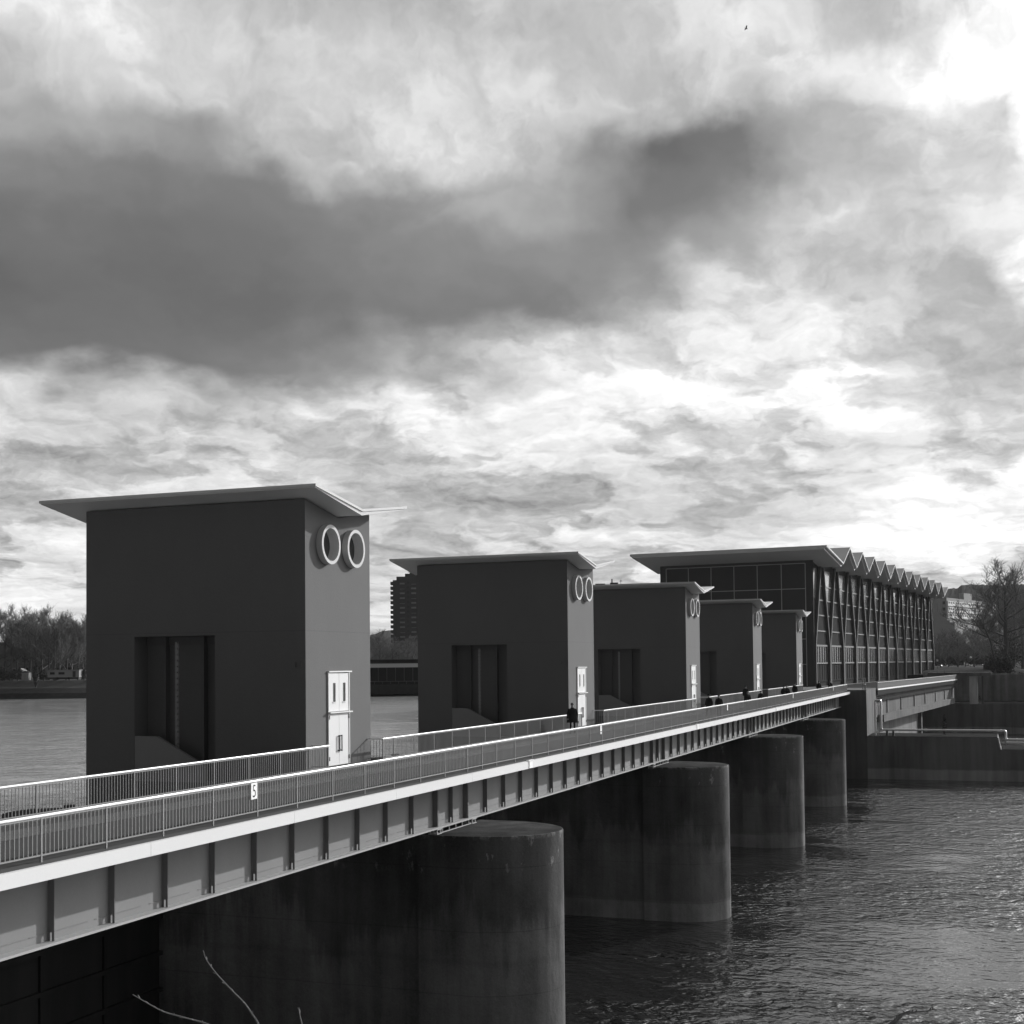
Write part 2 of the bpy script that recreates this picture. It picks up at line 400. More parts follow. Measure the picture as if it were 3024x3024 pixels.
# bank the camera stands on (below the frame), widened and paled to bounce light
mb = MB(); mb.add([(-500, -400, 13.9), (500, -400, 13.9), (500, 1.4, 13.9), (-500, 1.4, 13.9), (500, 16, -1), (-500, 16, -1)], [(0, 1, 2, 3), (3, 2, 4, 5)])
tag(mb.build('near_bank', mat('near_bank_bounce', .26, .95, .3, .6, fine=.2), fix=False), kind='structure')
def hill(name, pts, depth, m, jag):
    """wooded ridge: pts = photo (x, y) of the skyline, one real distance"""
    mb = MB(); n = 140; rows = 9; seedv = [random.uniform(-1, 1) for _ in range(n+1)]
    for i in range(n+1):
        x = pts[0][0]+(pts[-1][0]-pts[0][0])*i/n
        for (xa, ya), (xb, yb) in zip(pts, pts[1:]):
            if xa <= x <= xb: y = ya+(yb-ya)*(x-xa)/(xb-xa); break
        top = at(x, y, depth); g = Vector((top.x, top.y, 0)).normalized()
        for r in range(rows):
            f = r/(rows-1); zz = 8+(top.z-8)*math.sin(f*math.pi/2)
            p = Vector((top.x, top.y, 0))-g*(1-f)*depth*.22
            j = (seedv[i]*(.6 if r == rows-1 else 0)+random.uniform(-.4, .4))*jag
            mb.v.append((p.x, p.y, zz+j*(.3+.7*f)))
        p = Vector((top.x, top.y, 0))+g*depth*.3; mb.v.append((p.x, p.y, 5))
    k = rows+1
    for i in range(n):
        for r in range(rows): mb.f.append([i*k+r, (i+1)*k+r, (i+1)*k+r+1, i*k+r+1]); mb.mi.append(0)
    return tag(mb.build(name, m, fix=False), kind='structure')
hill('hill', [(2600, 1775), (2740, 1742), (2830, 1738), (2838, 1729), (2880, 1727), (2960, 1731), (3024, 1726), (3120, 1728), (3400, 1750)], 1500, M_HILL, 1.6)
hill('hill', [(900, 1900), (1060, 1880), (1105, 1874), (1130, 1864), (1152, 1862), (1200, 1875), (1300, 1880), (1500, 1910)], 2500, M_HILL, 1.0)

# ------------------------------------------------------------------ piers, gates
PITCH_Y = 33.3
def pier_mesh():
    mb = MB(); top = 9.27; pts = []; bw_ = 2.34
    for i in range(25):
        a = -math.pi/2+math.pi*i/24; pts.append((-18.7+3.05*math.cos(a), 2.55*math.sin(a)))
    pts += [(-20.42, 2.55), (-20.425, bw_)]
    for i in range(17):
        a = math.pi/2+math.pi*i/16; pts.append((-38.4+2.9*math.cos(a), bw_*math.sin(a)))
    pts += [(-20.425, -bw_), (-20.42, -2.55)]
    n = len(pts)
    for z, g in ((-2, 0), (top-.035, 0), (top-.01, -.012), (top, -.04)):
        for x, y in pts:
            l = math.hypot(y, 2.0) or 1
            cx = min(max(x, -38.4), -18.7); d = Vector((x-cx, y)); q = d*(1+g/max(d.length, .1))
            mb.v.append((cx+q.x, q.y, z))
    for r in range(3):
        for i in range(n):
            mb.f.append([r*n+i, r*n+(i+1) % n, (r+1)*n+(i+1) % n, (r+1)*n+i]); mb.mi.append(0)
    mb.f.append([3*n+i for i in range(n)]); mb.mi.append(1)
    return mb
piers = []
names_p = ['nearest dark concrete weir pier with rounded nose and white streaks', 'second weir pier, pale tide mark along its foot, right of the nearest pier',
           'third weir pier along the bridge with pale stained flank', 'farthest weir pier, beside the lit abutment block']
for i in range(4):
    c = 47.75+33.25*i
    if i == 0:
        p = pier_mesh().build('weir_pier', [M_PIER, M_PIERTOP], None, True); p.location = (0, c, 0)
        mb = MB(); mb.tube([(-38.2, 0, 9.2), (-38.2, 0, 9.5)], [.12, .11], 10); mb.tube([(-38.2, 0, 9.5), (-38.2, 0, 9.64)], [.24, .24], 10); mb.box(-38.5, -37.9, -.06, .06, 9.53, 9.6)
        mb.build('bollard', M_DARK, p)
        # a run of white lime stain under the cap
        first = p
    else:
        p = copy_tree(first); p.location = (0, c, 0)
    tag(p, names_p[i], 'pier', 'concrete weir piers'); piers.append(p)
def gate(y0, y1):
    mb = MB(); mb.box(-32.4, -31.8, y0, y1, -2, 9.6)
    for k in range(6):
        z = 1.2+k*1.45; mb.box(-31.8, -31.62, y0, y1, z, z+.16)
    n = 8
    for k in range(1, n):
        y = y0+(y1-y0)*k/n; mb.box(-31.8, -31.7, y-.08, y+.08, .5, 9.4)
    return mb
gl = ['dark steel weir gate left of the nearest pier', 'dark steel weir gate between the nearest and second piers', 'dark steel weir gate between the second and third piers',
      'dark steel weir gate between the third and fourth piers', 'dark steel weir gate between the fourth pier and the abutment']
for i in range(5):
    c = 47.75+33.25*(i-1)
    tag(gate(c+2.56, c+33.25-2.56).build('weir_gate', M_GATE), gl[i], 'weir gate', 'steel weir gates')
mb = MB(); mb.box(-42, -17, 6.0, 17.0, -2, 9.0); mb.box(-36, -18.2, 3, 12, 9.0, 11.2)
tag(mb.build('bridge_abutment', M_PIER), 'dark concrete abutment under the near end of the bridge', 'abutment')

# ------------------------------------------------------------------ bridge
br = empty('service_bridge', (-21.5, 95, 0), 0, 'long steel girder footbridge with white edge beam running over the weir piers', 'bridge')
BY0, BY1 = 6.0, 180.9
off = Vector((21.5, -95, 0))
def bpart(mb, name, m, smooth=False, parent=None):
    mb.v = [(x+21.5, y-95, z) for x, y, z in mb.v]
    return mb.build(name, m, parent or br, smooth)
mb = MB(); mb.box(-25.0, -18.62, BY0, BY1, 11.2, DECK-.06); bpart(mb, 'deck', M_DECK)
mb = MB(); mb.box(-23.0, -22.25, BY0, BY1, DECK-.056, DECK+.03); bpart(mb, 'paving_strip', M_STRIP)
mb = MB(); mb.box(-19.25, -18.622, BY0, BY1, DECK-.058, DECK-.02)
y = BY0
bpart(mb, 'kerb', M_KERB)
mb = MB(); mb.box(-24.9, -24.2, BY0, BY1, DECK-.058, DECK+.04); bpart(mb, 'rear_kerb', M_KERB)
mb = MB(); y = BY0; k = 0
while y < BY1:                                   # edge beam in 6.66 m lengths with open joints
    e = min(y+6.66, BY1); mb.box(-18.62, -18.5, y+.006, e-.006, 11.21, 11.525); mb.box(-18.9, -18.62, y+.006, e-.006, 11.21, 11.245); y = e
bpart(mb, 'edge_beam', M_FASCIA)
mb = MB(); mb.box(-19.97, -19.95, BY0, BY1, 9.53, 11.2)
bpart(mb, 'girder_web', M_WEB)
mb = MB(); mb.box(-20.25, -19.67, BY0, BY1, 9.47, 9.53); bpart(mb, 'bottom_flange', M_FLANGE)
mb = MB(); y = BY0
while y < BY1:
    e = y+random.uniform(.5, 2.6); mb.box(-19.95, -19.935, y, e, 9.70, 9.712); y = e+random.uniform(.05, .4)
bpart(mb, 'weld_bead', M_BALC)
mb = MB(); mb.box(-24.3, -24.27, BY0, BY1, 9.5, 11.2); mb.box(-24.55, -24.0, BY0, BY1, 9.45, 9.5); bpart(mb, 'rear_girder', M_WEB)
def stiff(y, th, w_):
    mb = MB(); x0, x1 = -19.95, -19.95+w_; z0, z1 = 9.53, 11.2; m = (x0+x1)/2; hw = .025; nh = .17
    if th > .05: poly = [(x0, z0), (x1, z0), (x1, z1), (x0, z1)]
    else: poly = [(x0, z0), (m-hw, z0), (m-hw, z0+nh), (m-hw*.5, z0+nh+.03), (m+hw*.5, z0+nh+.03), (m+hw, z0+nh), (m+hw, z0), (x1, z0), (x1, z1), (x0, z1)]
    mb.prism(poly, 'y', y-th/2, y+th/2); return mb
for i in range(-1, 4):
    c = 47.1+32.95*i
    ys = [(c-1.5, .09, .20), (c, .03, .17), (c+1.5, .09, .20)] + [(c+1.5+2.139*k, .025, .17) for k in range(1, 14)]
    for y, th, w_ in ys:
        if 12 < y < 180: bpart(stiff(y, th, w_), 'stiffener', M_STIFF)
    if i >= 0:
        for yy in (c-1.55, c+1.95):
            mb = MB()
            for dx in (-.28, .0):
                for dy in (-.16, .16): mb.box(-19.72+dx-.025, -19.72+dx+.025, yy+dy-.025, yy+dy+.025, 9.2, 9.47)
            mb.box(-20.05, -19.67, yy-.22, yy+.22, 9.27, 9.30); mb.box(-20.05, -19.67, yy-.22, yy+.22, 9.43, 9.468)
            bpart(mb, 'bearing', M_FLANGE)
        mb = MB(); mb.box(-19.74, -19.70, c-1.3, c+1.7, 9.28, 9.31)
        for k in range(5): mb.box(-19.74, -19.70, c-1.2+.65*k, c-1.17+.65*k, 9.31, 9.466)
        bpart(mb, 'bearing_grille', M_FLANGE)
        mb = MB(); mb.box(-18.58, -18.46, c+5.1, c+5.75, 11.527, 11.56); mb.box(-18.498, -18.47, c+5.2, c+5.6, 11.22, 11.5); bpart(mb, 'expansion_cover', M_WHITE)

# railings ---------------------------------------------------------
def posts_along(c0, c1, special=True):
    out = []
    for i in range(-2, 6):
        c = 47.87+33.22*i
        out += [c-1.51, c, c+1.57]+[c+1.57+2.151*k for k in range(1, 14)]
    return sorted(y for y in out if c0+.15 < y < c1-.15)
RAILTOP = 12.53
def railing(name, x, y0, y1, label, n_single, ends=(), post_parts=True):
    cy = (y0+y1)/2
    root = empty(name, (x, cy, 0), 0, label, 'railing', 'railings of the weir bridge')
    mb = MB(); mb.tube([(0, y0-cy, RAILTOP-.034), (0, y1-cy, RAILTOP-.034)], .034, 10)
    for (yy, dx) in ends: mb.tube([(0, yy-cy, RAILTOP-.034), (dx, yy-cy, RAILTOP-.034)], .030, 8)
    mb.build('handrail', M_RAIL, root, True)
    mb = MB(); mb.box(-.012, .012, y0-cy, y1-cy, RAILTOP-.10, RAILTOP-.075); mb.box(-.014, .014, y0-cy, y1-cy, 11.66, 11.69)
    for (yy, dx) in ends: mb.box(min(0, dx), max(0, dx), yy-cy-.014, yy-cy+.014, 11.66, 11.69)
    mb.build('bottom_rail', M_BAL, root)
    ps = [y0+.03]+posts_along(y0, y1)+[y1-.03]
    pm = MB(); pm.box(-.02, .02, -.022, .022, 11.5, RAILTOP-.06)
    proto = None; rest = MB()
    for i, y in enumerate(ps):
        if post_parts and i < 99:
            if proto is None: o = proto = pm.build('post', M_BAL, root)
            else: o = proto.copy(); COL.objects.link(o); o.parent = root
            o.location = (0, y-cy, 0)
        else: rest.box(-.02, .02, y-cy-.022, y-cy+.022, 11.5, RAILTOP-.06)
    if rest.v: tag(rest.build('posts', M_BAL, root), kind='stuff' if len(ps) > 99 else None)
    bm_ = MB(); bm_.box(-.009, .009, -.009, .009, 11.69, RAILTOP-.07)
    pb = None; rest = MB(); cnt = 0
    for a, b in zip(ps, ps[1:]):
        n = max(1, round((b-a)/.1345))
        for k in range(1, n):
            y = a+(b-a)*k/n
            if cnt < n_single and y > 18.5:
                if pb is None: o = pb = bm_.build('baluster', M_BAL, root)
                else: o = pb.copy(); COL.objects.link(o); o.parent = root
                o.location = (0, y-cy, 0); cnt += 1
            else: rest.box(-.009, .009, y-cy-.009, y-cy+.009, 11.69, RAILTOP-.07)
    for (yy, dx) in ends:
        for k in range(1, 5): rest.box(dx*k/5-.009, dx*k/5+.009, yy-cy-.009, yy-cy+.009, 11.69, RAILTOP-.07)
    tag(rest.build('balusters', M_BAL, root), kind='stuff')
    return root
railing('bridge_railing', -18.87, BY0+.5, 180.7, 'long front railing of the bridge, bearing the white number plates', 100)
lb = ['rear railing running in from the left edge to the nearest tower', 'rear railing between the nearest tower and the second tower', 'rear railing between the second and third towers',
      'rear railing between the third and fourth towers', 'rear railing between the fourth and fifth towers']
for i in range(5):
    a = BY0+.5 if i == 0 else 50.5+PITCH_Y*(i-1); b = 45.7+PITCH_Y*i
    ends = ([(a, -.68)] if i else [])+[(b, -.68)]
    railing('bridge_railing', -24.4, a, b, lb[i], 100 if i < 2 else 0, ends, True)

# number plates ------------------------------------------------------
def plate(y, z0, z1, w_, label):
    mb = MB(); mb.box(-.006, .006, -w_/2, w_/2, z0, z1)
    o = mb.build('number_plate', M_WHITE); o.location = (-18.835, y, 0)
    return tag(o, label, 'sign', 'white plates on the front railing')
p5 = plate(31.06, 12.02, 12.455, .30, 'white plate with the number 5 on the front railing')
fc = bpy.data.curves.new('numeral', 'FONT'); fc.body = '5'; fc.size = .54; fc.align_x = 'CENTER'; fc.offset = -.004
tmp = bpy.data.objects.new('numeral_curve', fc); COL.objects.link(tmp)
bpy.context.view_layer.update()
me = bpy.data.meshes.new_from_object(tmp.evaluated_get(bpy.context.evaluated_depsgraph_get()))
bpy.data.objects.remove(tmp)
num = bpy.data.objects.new('numeral', me); COL.objects.link(num); me.materials.clear(); me.materials.append(M_INK)
num.parent = p5; num.rotation_euler = (R_(90), 0, R_(90)); num.scale = (.72, .9, 1)
xs = [v.co.x for v in me.vertices]; ys_ = [v.co.y for v in me.vertices]
num.location = (.0095, -.72*(min(xs)+max(xs))/2, 12.2375-.9*(min(ys_)+max(ys_))/2)
for y, lab in ((64.2, 'white rounded plate with a small square plate below, on the railing below the second tower'), (97.5, 'narrow white plate on the railing below the fourth tower'),
               (131.0, 'small pale plate on the railing in front of the group of walkers'), (164.8, 'tiny pale plate on the railing nearest the abutment')):
    o = plate(y, 12.17 if y < 70 else 12.03, 12.46, .27, lab)
    if y < 70:
        mb = MB(); mb.box(-.006, .006, -.1, .1, 12.02, 12.13); mb.build('lower_plate', M_WHITE, o)

# ------------------------------------------------------------------ gate towers
def zt(y): return 21.62+abs(y)*.165
def tower():
    root = empty('gate_tower', (-25.1, 48.0, DECK))
    Z = lambda z: z-DECK
    X1, B = -10.25, 9.0
    mb = MB()
    # front wall (facing the camera) with the niche
    xs_ = [X1, -7.88, -4.07, 0]; zs = [B, 11.0, 16.85, zt(2.8)]
    for i in range(3):
        for j in range(3):
            if i == 1 and j == 1: continue
            mb.add([(xs_[i], -2.8, Z(zs[j])), (xs_[i+1], -2.8, Z(zs[j])), (xs_[i+1], -2.8, Z(zs[j+1])), (xs_[i], -2.8, Z(zs[j+1]))], [(0, 1, 2, 3)])
    a, b, c, d = -7.88, -4.07, Z(11.0), Z(16.85); yb = -1.9
    mb.add([(a,-2.8,c),(b,-2.8,c),(b,-2.8,d),(a,-2.8,d),(a,yb,c),(b,yb,c),(b,yb,d),(a,yb,d)], [(0,1,5,4),(1,2,6,5),(2,3,7,6),(3,0,4,7),(4,5,6,7)])
    # bridge-side wall with two round openings
    ybr = [-2.8, -2.12, -.12, 0, .07, 2.07, 2.8]; zb = [B, 19.43, 21.43, None]
    for i in range(6):
        for j in range(3):
            y0, y1 = ybr[i], ybr[i+1]
            if j == 1 and i in (1, 4): continue
            if j < 2: q = [(0,y0,Z(zb[j])),(0,y1,Z(zb[j])),(0,y1,Z(zb[j+1])),(0,y0,Z(zb[j+1]))]
            else: q = [(0,y0,Z(21.43)),(0,y1,Z(21.43)),(0,y1,Z(zt(y1))),(0,y0,Z(zt(y0)))]
            mb.add(q, [(0, 1, 2, 3)])
    NS = 40
    for cy in (-1.12, 1.07):
        cz = Z(20.43); r = .66; vs = []
        for k in range(NS):
            t = 2*math.pi*(k+.5)/NS; u, v = math.cos(t), math.sin(t); q = 1/max(abs(u), abs(v))
            vs += [(0, cy+r*u, cz+r*v), (0, cy+q*u, cz+q*v), (-.2, cy+r*u, cz+r*v)]
        fs = []
        for k in range(NS):
            n = (k+1) % NS; fs += [(3*k, 3*k+1, 3*n+1, 3*n), (3*k, 3*n, 3*n+2, 3*k+2)]
        mb.add(vs, fs)
        for sy in (-1, 1):
            for sz in (-1, 1):   # the corners of the square left by the sampled outline
                ks = [k for k in range(NS) if math.cos(2*math.pi*(k+.5)/NS)*sy > .6 and math.sin(2*math.pi*(k+.5)/NS)*sz > .6]
                pts = sorted([(cy+math.cos(2*math.pi*(k+.5)/NS)/max(abs(math.cos(2*math.pi*(k+.5)/NS)), abs(math.sin(2*math.pi*(k+.5)/NS))), cz+math.sin(2*math.pi*(k+.5)/NS)/max(abs(math.cos(2*math.pi*(k+.5)/NS)), abs(math.sin(2*math.pi*(k+.5)/NS)))) for k in ks], key=lambda p: math.hypot(p[0]-cy-sy, p[1]-cz-sz))[:2]
                mb.add([(0, pts[0][0], pts[0][1]), (0, pts[1][0], pts[1][1]), (0, cy+sy, cz+sz)], [(0, 1, 2)])
    # remaining walls
    mb.add([(0,2.8,Z(B)),(X1,2.8,Z(B)),(X1,2.8,Z(zt(2.8))),(0,2.8,Z(zt(2.8)))], [(0,1,2,3)])
    mb.add([(X1,2.8,Z(B)),(X1,-2.8,Z(B)),(X1,-2.8,Z(zt(2.8))),(X1,0,Z(zt(0))),(X1,2.8,Z(zt(2.8)))], [(0,1,2,3,4)])
    # roof bed, sealing the top
    mb.add([(0,-2.8,Z(zt(2.8))),(0,0,Z(zt(0))),(0,2.8,Z(zt(2.8))),(X1,-2.8,Z(zt(2.8))),(X1,0,Z(zt(0))),(X1,2.8,Z(zt(2.8)))], [(0,1,4,3),(1,2,5,4)])
    mb.build('wall', M_WALL, root, fix=False)
    # folded roof
    mb = MB()
    prof = [(-3.95, 22.48), (0, 21.93), (4.25, 22.50)]
    up = [(y, Z(z)) for y, z in prof]; dn = [(y, Z(z)-.10) for y, z in reversed(prof)]
    mb.prism(up+dn, 'x', X1-1.45, 1.1)
    roof = mb.build('roof', M_ROOF, root)
    mb = MB()
    for (ya, za), (yb_, zb_) in zip(prof, prof[1:]):
        ya2 = ya+.05 if ya < -1 else ya; yb2 = yb_-.05 if yb_ > 1 else yb_
        mb.prism([(ya2, Z(za)-.103), (yb2, Z(zb_)-.103), (yb2, Z(zb_)-(.26 if yb_ == 0 else .15)), (ya2, Z(za)-(.26 if ya == 0 else .15))], 'x', X1-1.40, 1.05)
    mb.build('soffit', M_ROOF, roof)
    # portholes
    for cy in (-1.12, 1.07):
        cz = Z(20.43); mb = MB(); vs = []; x0, x1 = 0.004, .26
        for k in range(48):
            t = 2*math.pi*k/48; u, v = math.cos(t), math.sin(t)
            vs += [(x0, cy+.79*u, cz+.79*v), (x1, cy+.79*u, cz+.79*v), (x1, cy+.655*u, cz+.655*v), (x0, cy+.655*u, cz+.655*v)]
        fs = []
        for k in range(48):
            n = (k+1) % 48
            for j in range(4): fs.append((4*k+j, 4*n+j, 4*n+(j+1) % 4, 4*k+(j+1) % 4))
        mb.add(vs, fs); vs = []
        for k in range(48):                          # painted liner in the wall opening
            t = 2*math.pi*k/48; u, v = math.cos(t), math.sin(t); vs += [(.003, cy+.652*u, cz+.652*v), (-.17, cy+.652*u, cz+.652*v)]
        mb.add(vs, [(2*k, 2*((k+1) % 48), 2*((k+1) % 48)+1, 2*k+1) for k in range(48)])
        o = mb.build('porthole', M_RING, root)
        mb = MB(); mb.add([(-.165, cy+.65*math.cos(2*math.pi*k/32), cz+.65*math.sin(2*math.pi*k/32)) for k in range(32)], [list(range(32))])
        mb.build('pane', M_PANE, o, fix=False)
    # upper door panels with slot windows
    for s, (y0, y1) in enumerate(((-1.0, -.155), (-.135, .70))):
        mb = MB(); wy = (y0+y1)/2+.02; a, b, c, d = Z(13.76), Z(15.29), Z(14.14), Z(14.9); h = .115; x0, x1 = .004, .05
        mb.box(x0, x1, y0, wy-h, a, b); mb.box(x0, x1, wy+h, y1, a, b); mb.box(x0, x1, wy-h, wy+h, a, c); mb.box(x0, x1, wy-h, wy+h, d, b)
        o = mb.build('transom_panel', M_DOOR, root)
        mb = MB(); mb.box(.006, .016, wy-h, wy+h, c, d); mb.build('slot_window', mat('slot_glass', .09, .25, .05, 1, spec=.5), o)
        mb = MB(); mb.box(.0505, .075, wy-h-.03, wy+h+.03, c-.035, c); mb.build('sill', M_DOOR, o)
    mb = MB(); mb.box(.004, .10, -1.06, .92, Z(15.33), Z(15.385)); mb.box(.004, .07, .702, .76, Z(11.6), Z(15.328)); mb.box(.004, .06, -1.06, -1.002, Z(11.6), Z(15.328))
    mb.build('door_frame', M_DOOR, root)
    mb = MB(); mb.box(.0605, .16, -1.08, .86, Z(13.69), Z(13.74)); mb.build('canopy', M_DOOR, root)
    for s, (y0, y1) in enumerate(((-1.0, -.155), (-.135, .70))):
        mb = MB(); mb.box(.004, .045, y0, y1, Z(11.6), Z(13.66)); o = mb.build('door', M_DOOR, root)
        yh = y1-.07 if s == 0 else y0+.10; mb = MB()
        mb.box(.10, .125, yh-.03, yh+.03, Z(12.14), Z(12.80)); mb.box(.0455, .10, yh-.025, yh+.025, Z(12.16), Z(12.20)); mb.box(.0455, .10, yh-.025, yh+.025, Z(12.74), Z(12.78))
        mb.build('handle', M_DARK, o)
        mb = MB()
        for z in (11.8, 13.45): mb.box(.0455, .075, (y0-.02 if s == 0 else y1-.02), (y0+.02 if s == 0 else y1+.02), Z(z), Z(z)+.16)
        mb.build('hinge', M_DARK, o)
    mb = MB(); mb.box(0, .7, -1.06, .76, -.4, .04); mb.build('threshold', M_KERB, root)
    # niche fittings
    mb = MB(); mb.box(-6.88, -6.80, -2.2, -1.905, Z(11.0), Z(16.84)); mb.box(-5.1, -4.98, -2.2, -1.905, Z(11.0), Z(16.84)); mb.box(-7.86, -4.09, -2.0, -1.905, Z(16.5), Z(16.84))
    mb.build('gate_guide', M_NICHE, root)
    mb = MB(); z = Z(11.1)
    while z < Z(16.4):
        mb.box(-6.17, -6.02, -2.45, -2.38, z, z+.17); mb.box(-6.13, -6.06, -2.50, -2.33, z+.172, z+.238); z += .24
    mb.build('lifting_chain', M_CHAIN, root)
    mb = MB(); mb.prism([(-7.87, Z(10.9)), (-4.6, Z(10.9)), (-4.6, Z(11.66)), (-5.05, Z(11.9)), (-6.83, Z(12.81)), (-7.87, Z(12.82))], 'y', -2.79, -2.60)
    mb.build('gate_plate', M_SLAB, root)
    mb = MB(); mb.box(-.62, -.42, -2.86, -2.804, Z(15.55), Z(15.75)); mb.box(-.30, -.14, -2.86, -2.804, Z(15.55), Z(15.75)); mb.build('junction_box', M_WALL, root)
    return root
tl = ['nearest and largest gate tower, twin round portholes and white door, number 5 plate in front', 'second gate tower, dark figure passing its white door',
      'third gate tower, between the second tower and the hall', 'fourth gate tower, in front of the dark end wall of the hall', 'smallest and farthest gate tower, standing against the hall corner']
T0 = tower()
for i in range(5):
    o = T0 if i == 0 else copy_tree(T0)
    o.location = (-25.1, 48.0+PITCH_Y*i, DECK)
    tag(o, tl[i], 'tower', 'gate towers along the weir')

# ------------------------------------------------------------------ abutment, quay, walkway
mb = MB(); mb.box(-38, -16.42, 181.0, 196.0, -2, 11.75)
tag(mb.build('abutment_block', M_ABUT), 'tall concrete abutment block with a sunlit pale side, at the far end of the bridge', 'abutment')
mb = MB(); mb.prism([(-16.42, -2), (60, -2), (60, 4.03), (.2, 4.03), (-.08, 5.58), (-16.42, 5.58)], 'y', 181.003, 190)
qw = mb.build('quay_wall', M_QUAY)
mb = MB(); mb.box(-16.40, -.2, 181.12, 189.9, 5.582, 5.63); mb.box(.35, 59.9, 181.12, 189.9, 4.033, 4.08); mb.build('topsoil', M_QTOP, qw)
tag(qw, 'long dark quay wall with pale tide band, stepping down at the right', 'wall')
mb = MB()
for x in (0.1, .42): mb.prism([(x-.30, 5.45), (x-.22, 5.5), (x+.05, 4.1), (x-.03, 4.06)], 'y', 180.85, 180.96)
mb.build('ladder', M_FLANGE, qw)
# steel pipe on the quay
mb = MB(); r = .14
def bend(pts, rr=.28, n=5):
    out = [Vector(pts[0])]
    for a, b, c in zip(pts, pts[1:], pts[2:]):
        a, b, c = Vector(a), Vector(b), Vector(c); p = b+(a-b).normalized()*rr; q = b+(c-b).normalized()*rr
        for k in range(n+1):
            t = k/n; out.append(p*(1-t)**2+b*2*t*(1-t)+q*t*t)
    out.append(Vector(pts[-1])); return out
mb.tube(bend([(-15.47, 183, 5.6), (-15.47, 183, 10.35), (-14.72, 183, 10.35), (-14.72, 183, 6.4), (.85, 183, 6.38), (.85, 183, 5.25), (60, 183, 5.25)]), r, 12)
pp = mb.build('pipeline', M_PIPE, None, True); tag(pp, 'shiny steel pipe looping up the abutment and running along the quay', 'pipe')
mb = MB(); mb.tube([(.9, 183.1, 4.86), (60, 183.1, 4.86)], .11, 12); mb.build('lower_pipe', M_PIPE, pp, True)
mb = MB()
for x in (-14.0, -13.2): mb.box(x-.12, x+.12, 182.8, 183.2, 5.58, 6.26)
mb.build('pipe_support', M_DARK, pp)
mb = MB()
for x in (-9.0, .3, 2.2): mb.tube([(x-.12, 183, 6.39 if x < .5 else 5.25), (x+.12, 183, 6.39 if x < .5 else 5.25)], .175, 12)
mb.build('flange_ring', M_PIPE, pp, True)
mb = MB(); mb.tube([(-15.0, 183.0, 5.58), (-15.0, 183.0, 9.6)], .05, 8); mb.build('standpipe', M_FLANGE, pp, True)
mb = MB(); mb.box(-16.9, -16.8, 181.1, 181.2, 11.75, 13.3); mb.box(-16.2-.6, -16.1-.6+.1, 182.6, 182.7, 11.75, 13.3); mb.box(-17.0, -16.6, 181.05, 182.75, 12.45, 12.53); mb.box(-17.0, -16.7, 181.08, 181.22, 13.24, 13.3)
tag(mb.build('gate_posts', M_BAL), 'pair of pale steel posts standing on the abutment block', 'post')

# powerhouse walkway, its beams and wall; local x = towards the tailwater, local y = along
WA = 4.66
wk = empty('powerhouse_walkway', (-16.15, 196.03, 0), -R_(WA), 'concrete walkway with solid parapet and heavy beam in front of the hall', 'walkway')
mb = MB(); mb.box(-12, -.16, 0, 100, 11.0, 11.52); mb.box(-.16, -.02, 0, 100, 10.7, 11.36); mb.build('deck', M_HALL, wk)
mb = MB(); mb.box(-.12, -.05, 0, 100, 11.62, 12.46); mb.build('parapet', mat('parapet_panel', .075, .8, .08, .5), wk)
mb = MB(); mb.box(-.16, .03, 0, 100, 12.463, 12.54); mb.build('coping', M_RAIL, wk)
mb = MB(); mb.box(-.15, .04, 0, 100, 11.40, 11.61); mb.build('edge_strip', M_WHITE, wk)
mb = MB(); mb.box(-8, -.6, 2, 99, 7.4, 10.98); mb.build('wall', M_ABUT, wk)
for s in (11.5, 25.2, 40.0, 53.6, 68, 82, 95):
    mb = MB(); mb.box(-.6, -.45, s-.35, s+.35, 7.8, 9.79); mb.build('pilaster', M_QUAY, wk)
mb = MB(); mb.box(-.598, -.3, 3, 98, 9.8, 10.2); mb.build('cornice', M_HALL, wk)
mb = MB(); mb.box(-1.2, .25, 3.2, 93, 6.72, 7.75); mb.build('lower_beam', M_ABUT, wk)
mb = MB(); mb.box(-8, -1.5, 2, 52, -2, 7.39); mb.box(-1.5, -.9, 50.8, 52, -2, 6.7); mb.build('lower_wall', M_QUAY, wk)
mb = MB(); mb.box(-30, -8.3, 2, 150, -2, 11.45); mb.build('base_block', M_QUAY, wk)
# far return wall of the tailrace, pillar and road slab
mb = MB(); mb.prism([(-5.65, 6.31), (-4.0, 6.31), (-4.0, 12.2), (-5.65, 12.2)], 'y', 295.6, 296.6)
o = mb.build('bridge_pillar', mat('pillar_sunlit_tone', .5, .9, .15, .8, fine=.1, streak=.4)); tag(o, 'concrete pillar toned pale as if sunlit, holding the road slab beyond the tailrace', 'pillar')  # raised pale tone stands in for sunlight on the shaded face
mb = MB(); mb.box(-3.2, -2.85, 295.9, 296.5, 6.31, 12.2); mb.build('side_post', M_ABUT, o)
mb = MB(); mb.box(-14, -1.2, 295, 300, 12.25, 13.0)
for k in range(9): mb.box(-13.6+k*1.5, -13.5+k*1.5, 295.1, 295.2, 13.0, 13.45)
o = mb.build('road_slab', M_QUAY); tag(o, 'low dark road slab on the pale pillar right of the walkway', 'slab')
mb = MB(); mb.box(-16.2, 200, 296.7, 297.0, -2, 6.5); mb2 = MB(); mb2.box(-16.1, 300, 319.6, 319.95, 6.31, 12.28); tag(mb2.build('terrace_wall', mat('terrace_wall_stone', .2, .95, .35, .6, spec=0, fine=.3, streak=.4)), 'rough dark upper retaining wall below the parked cars', 'wall')
tag(mb.build('tailrace_wall', M_QUAY), 'dark retaining wall behind the pipe with a thin pale top edge', 'wall')

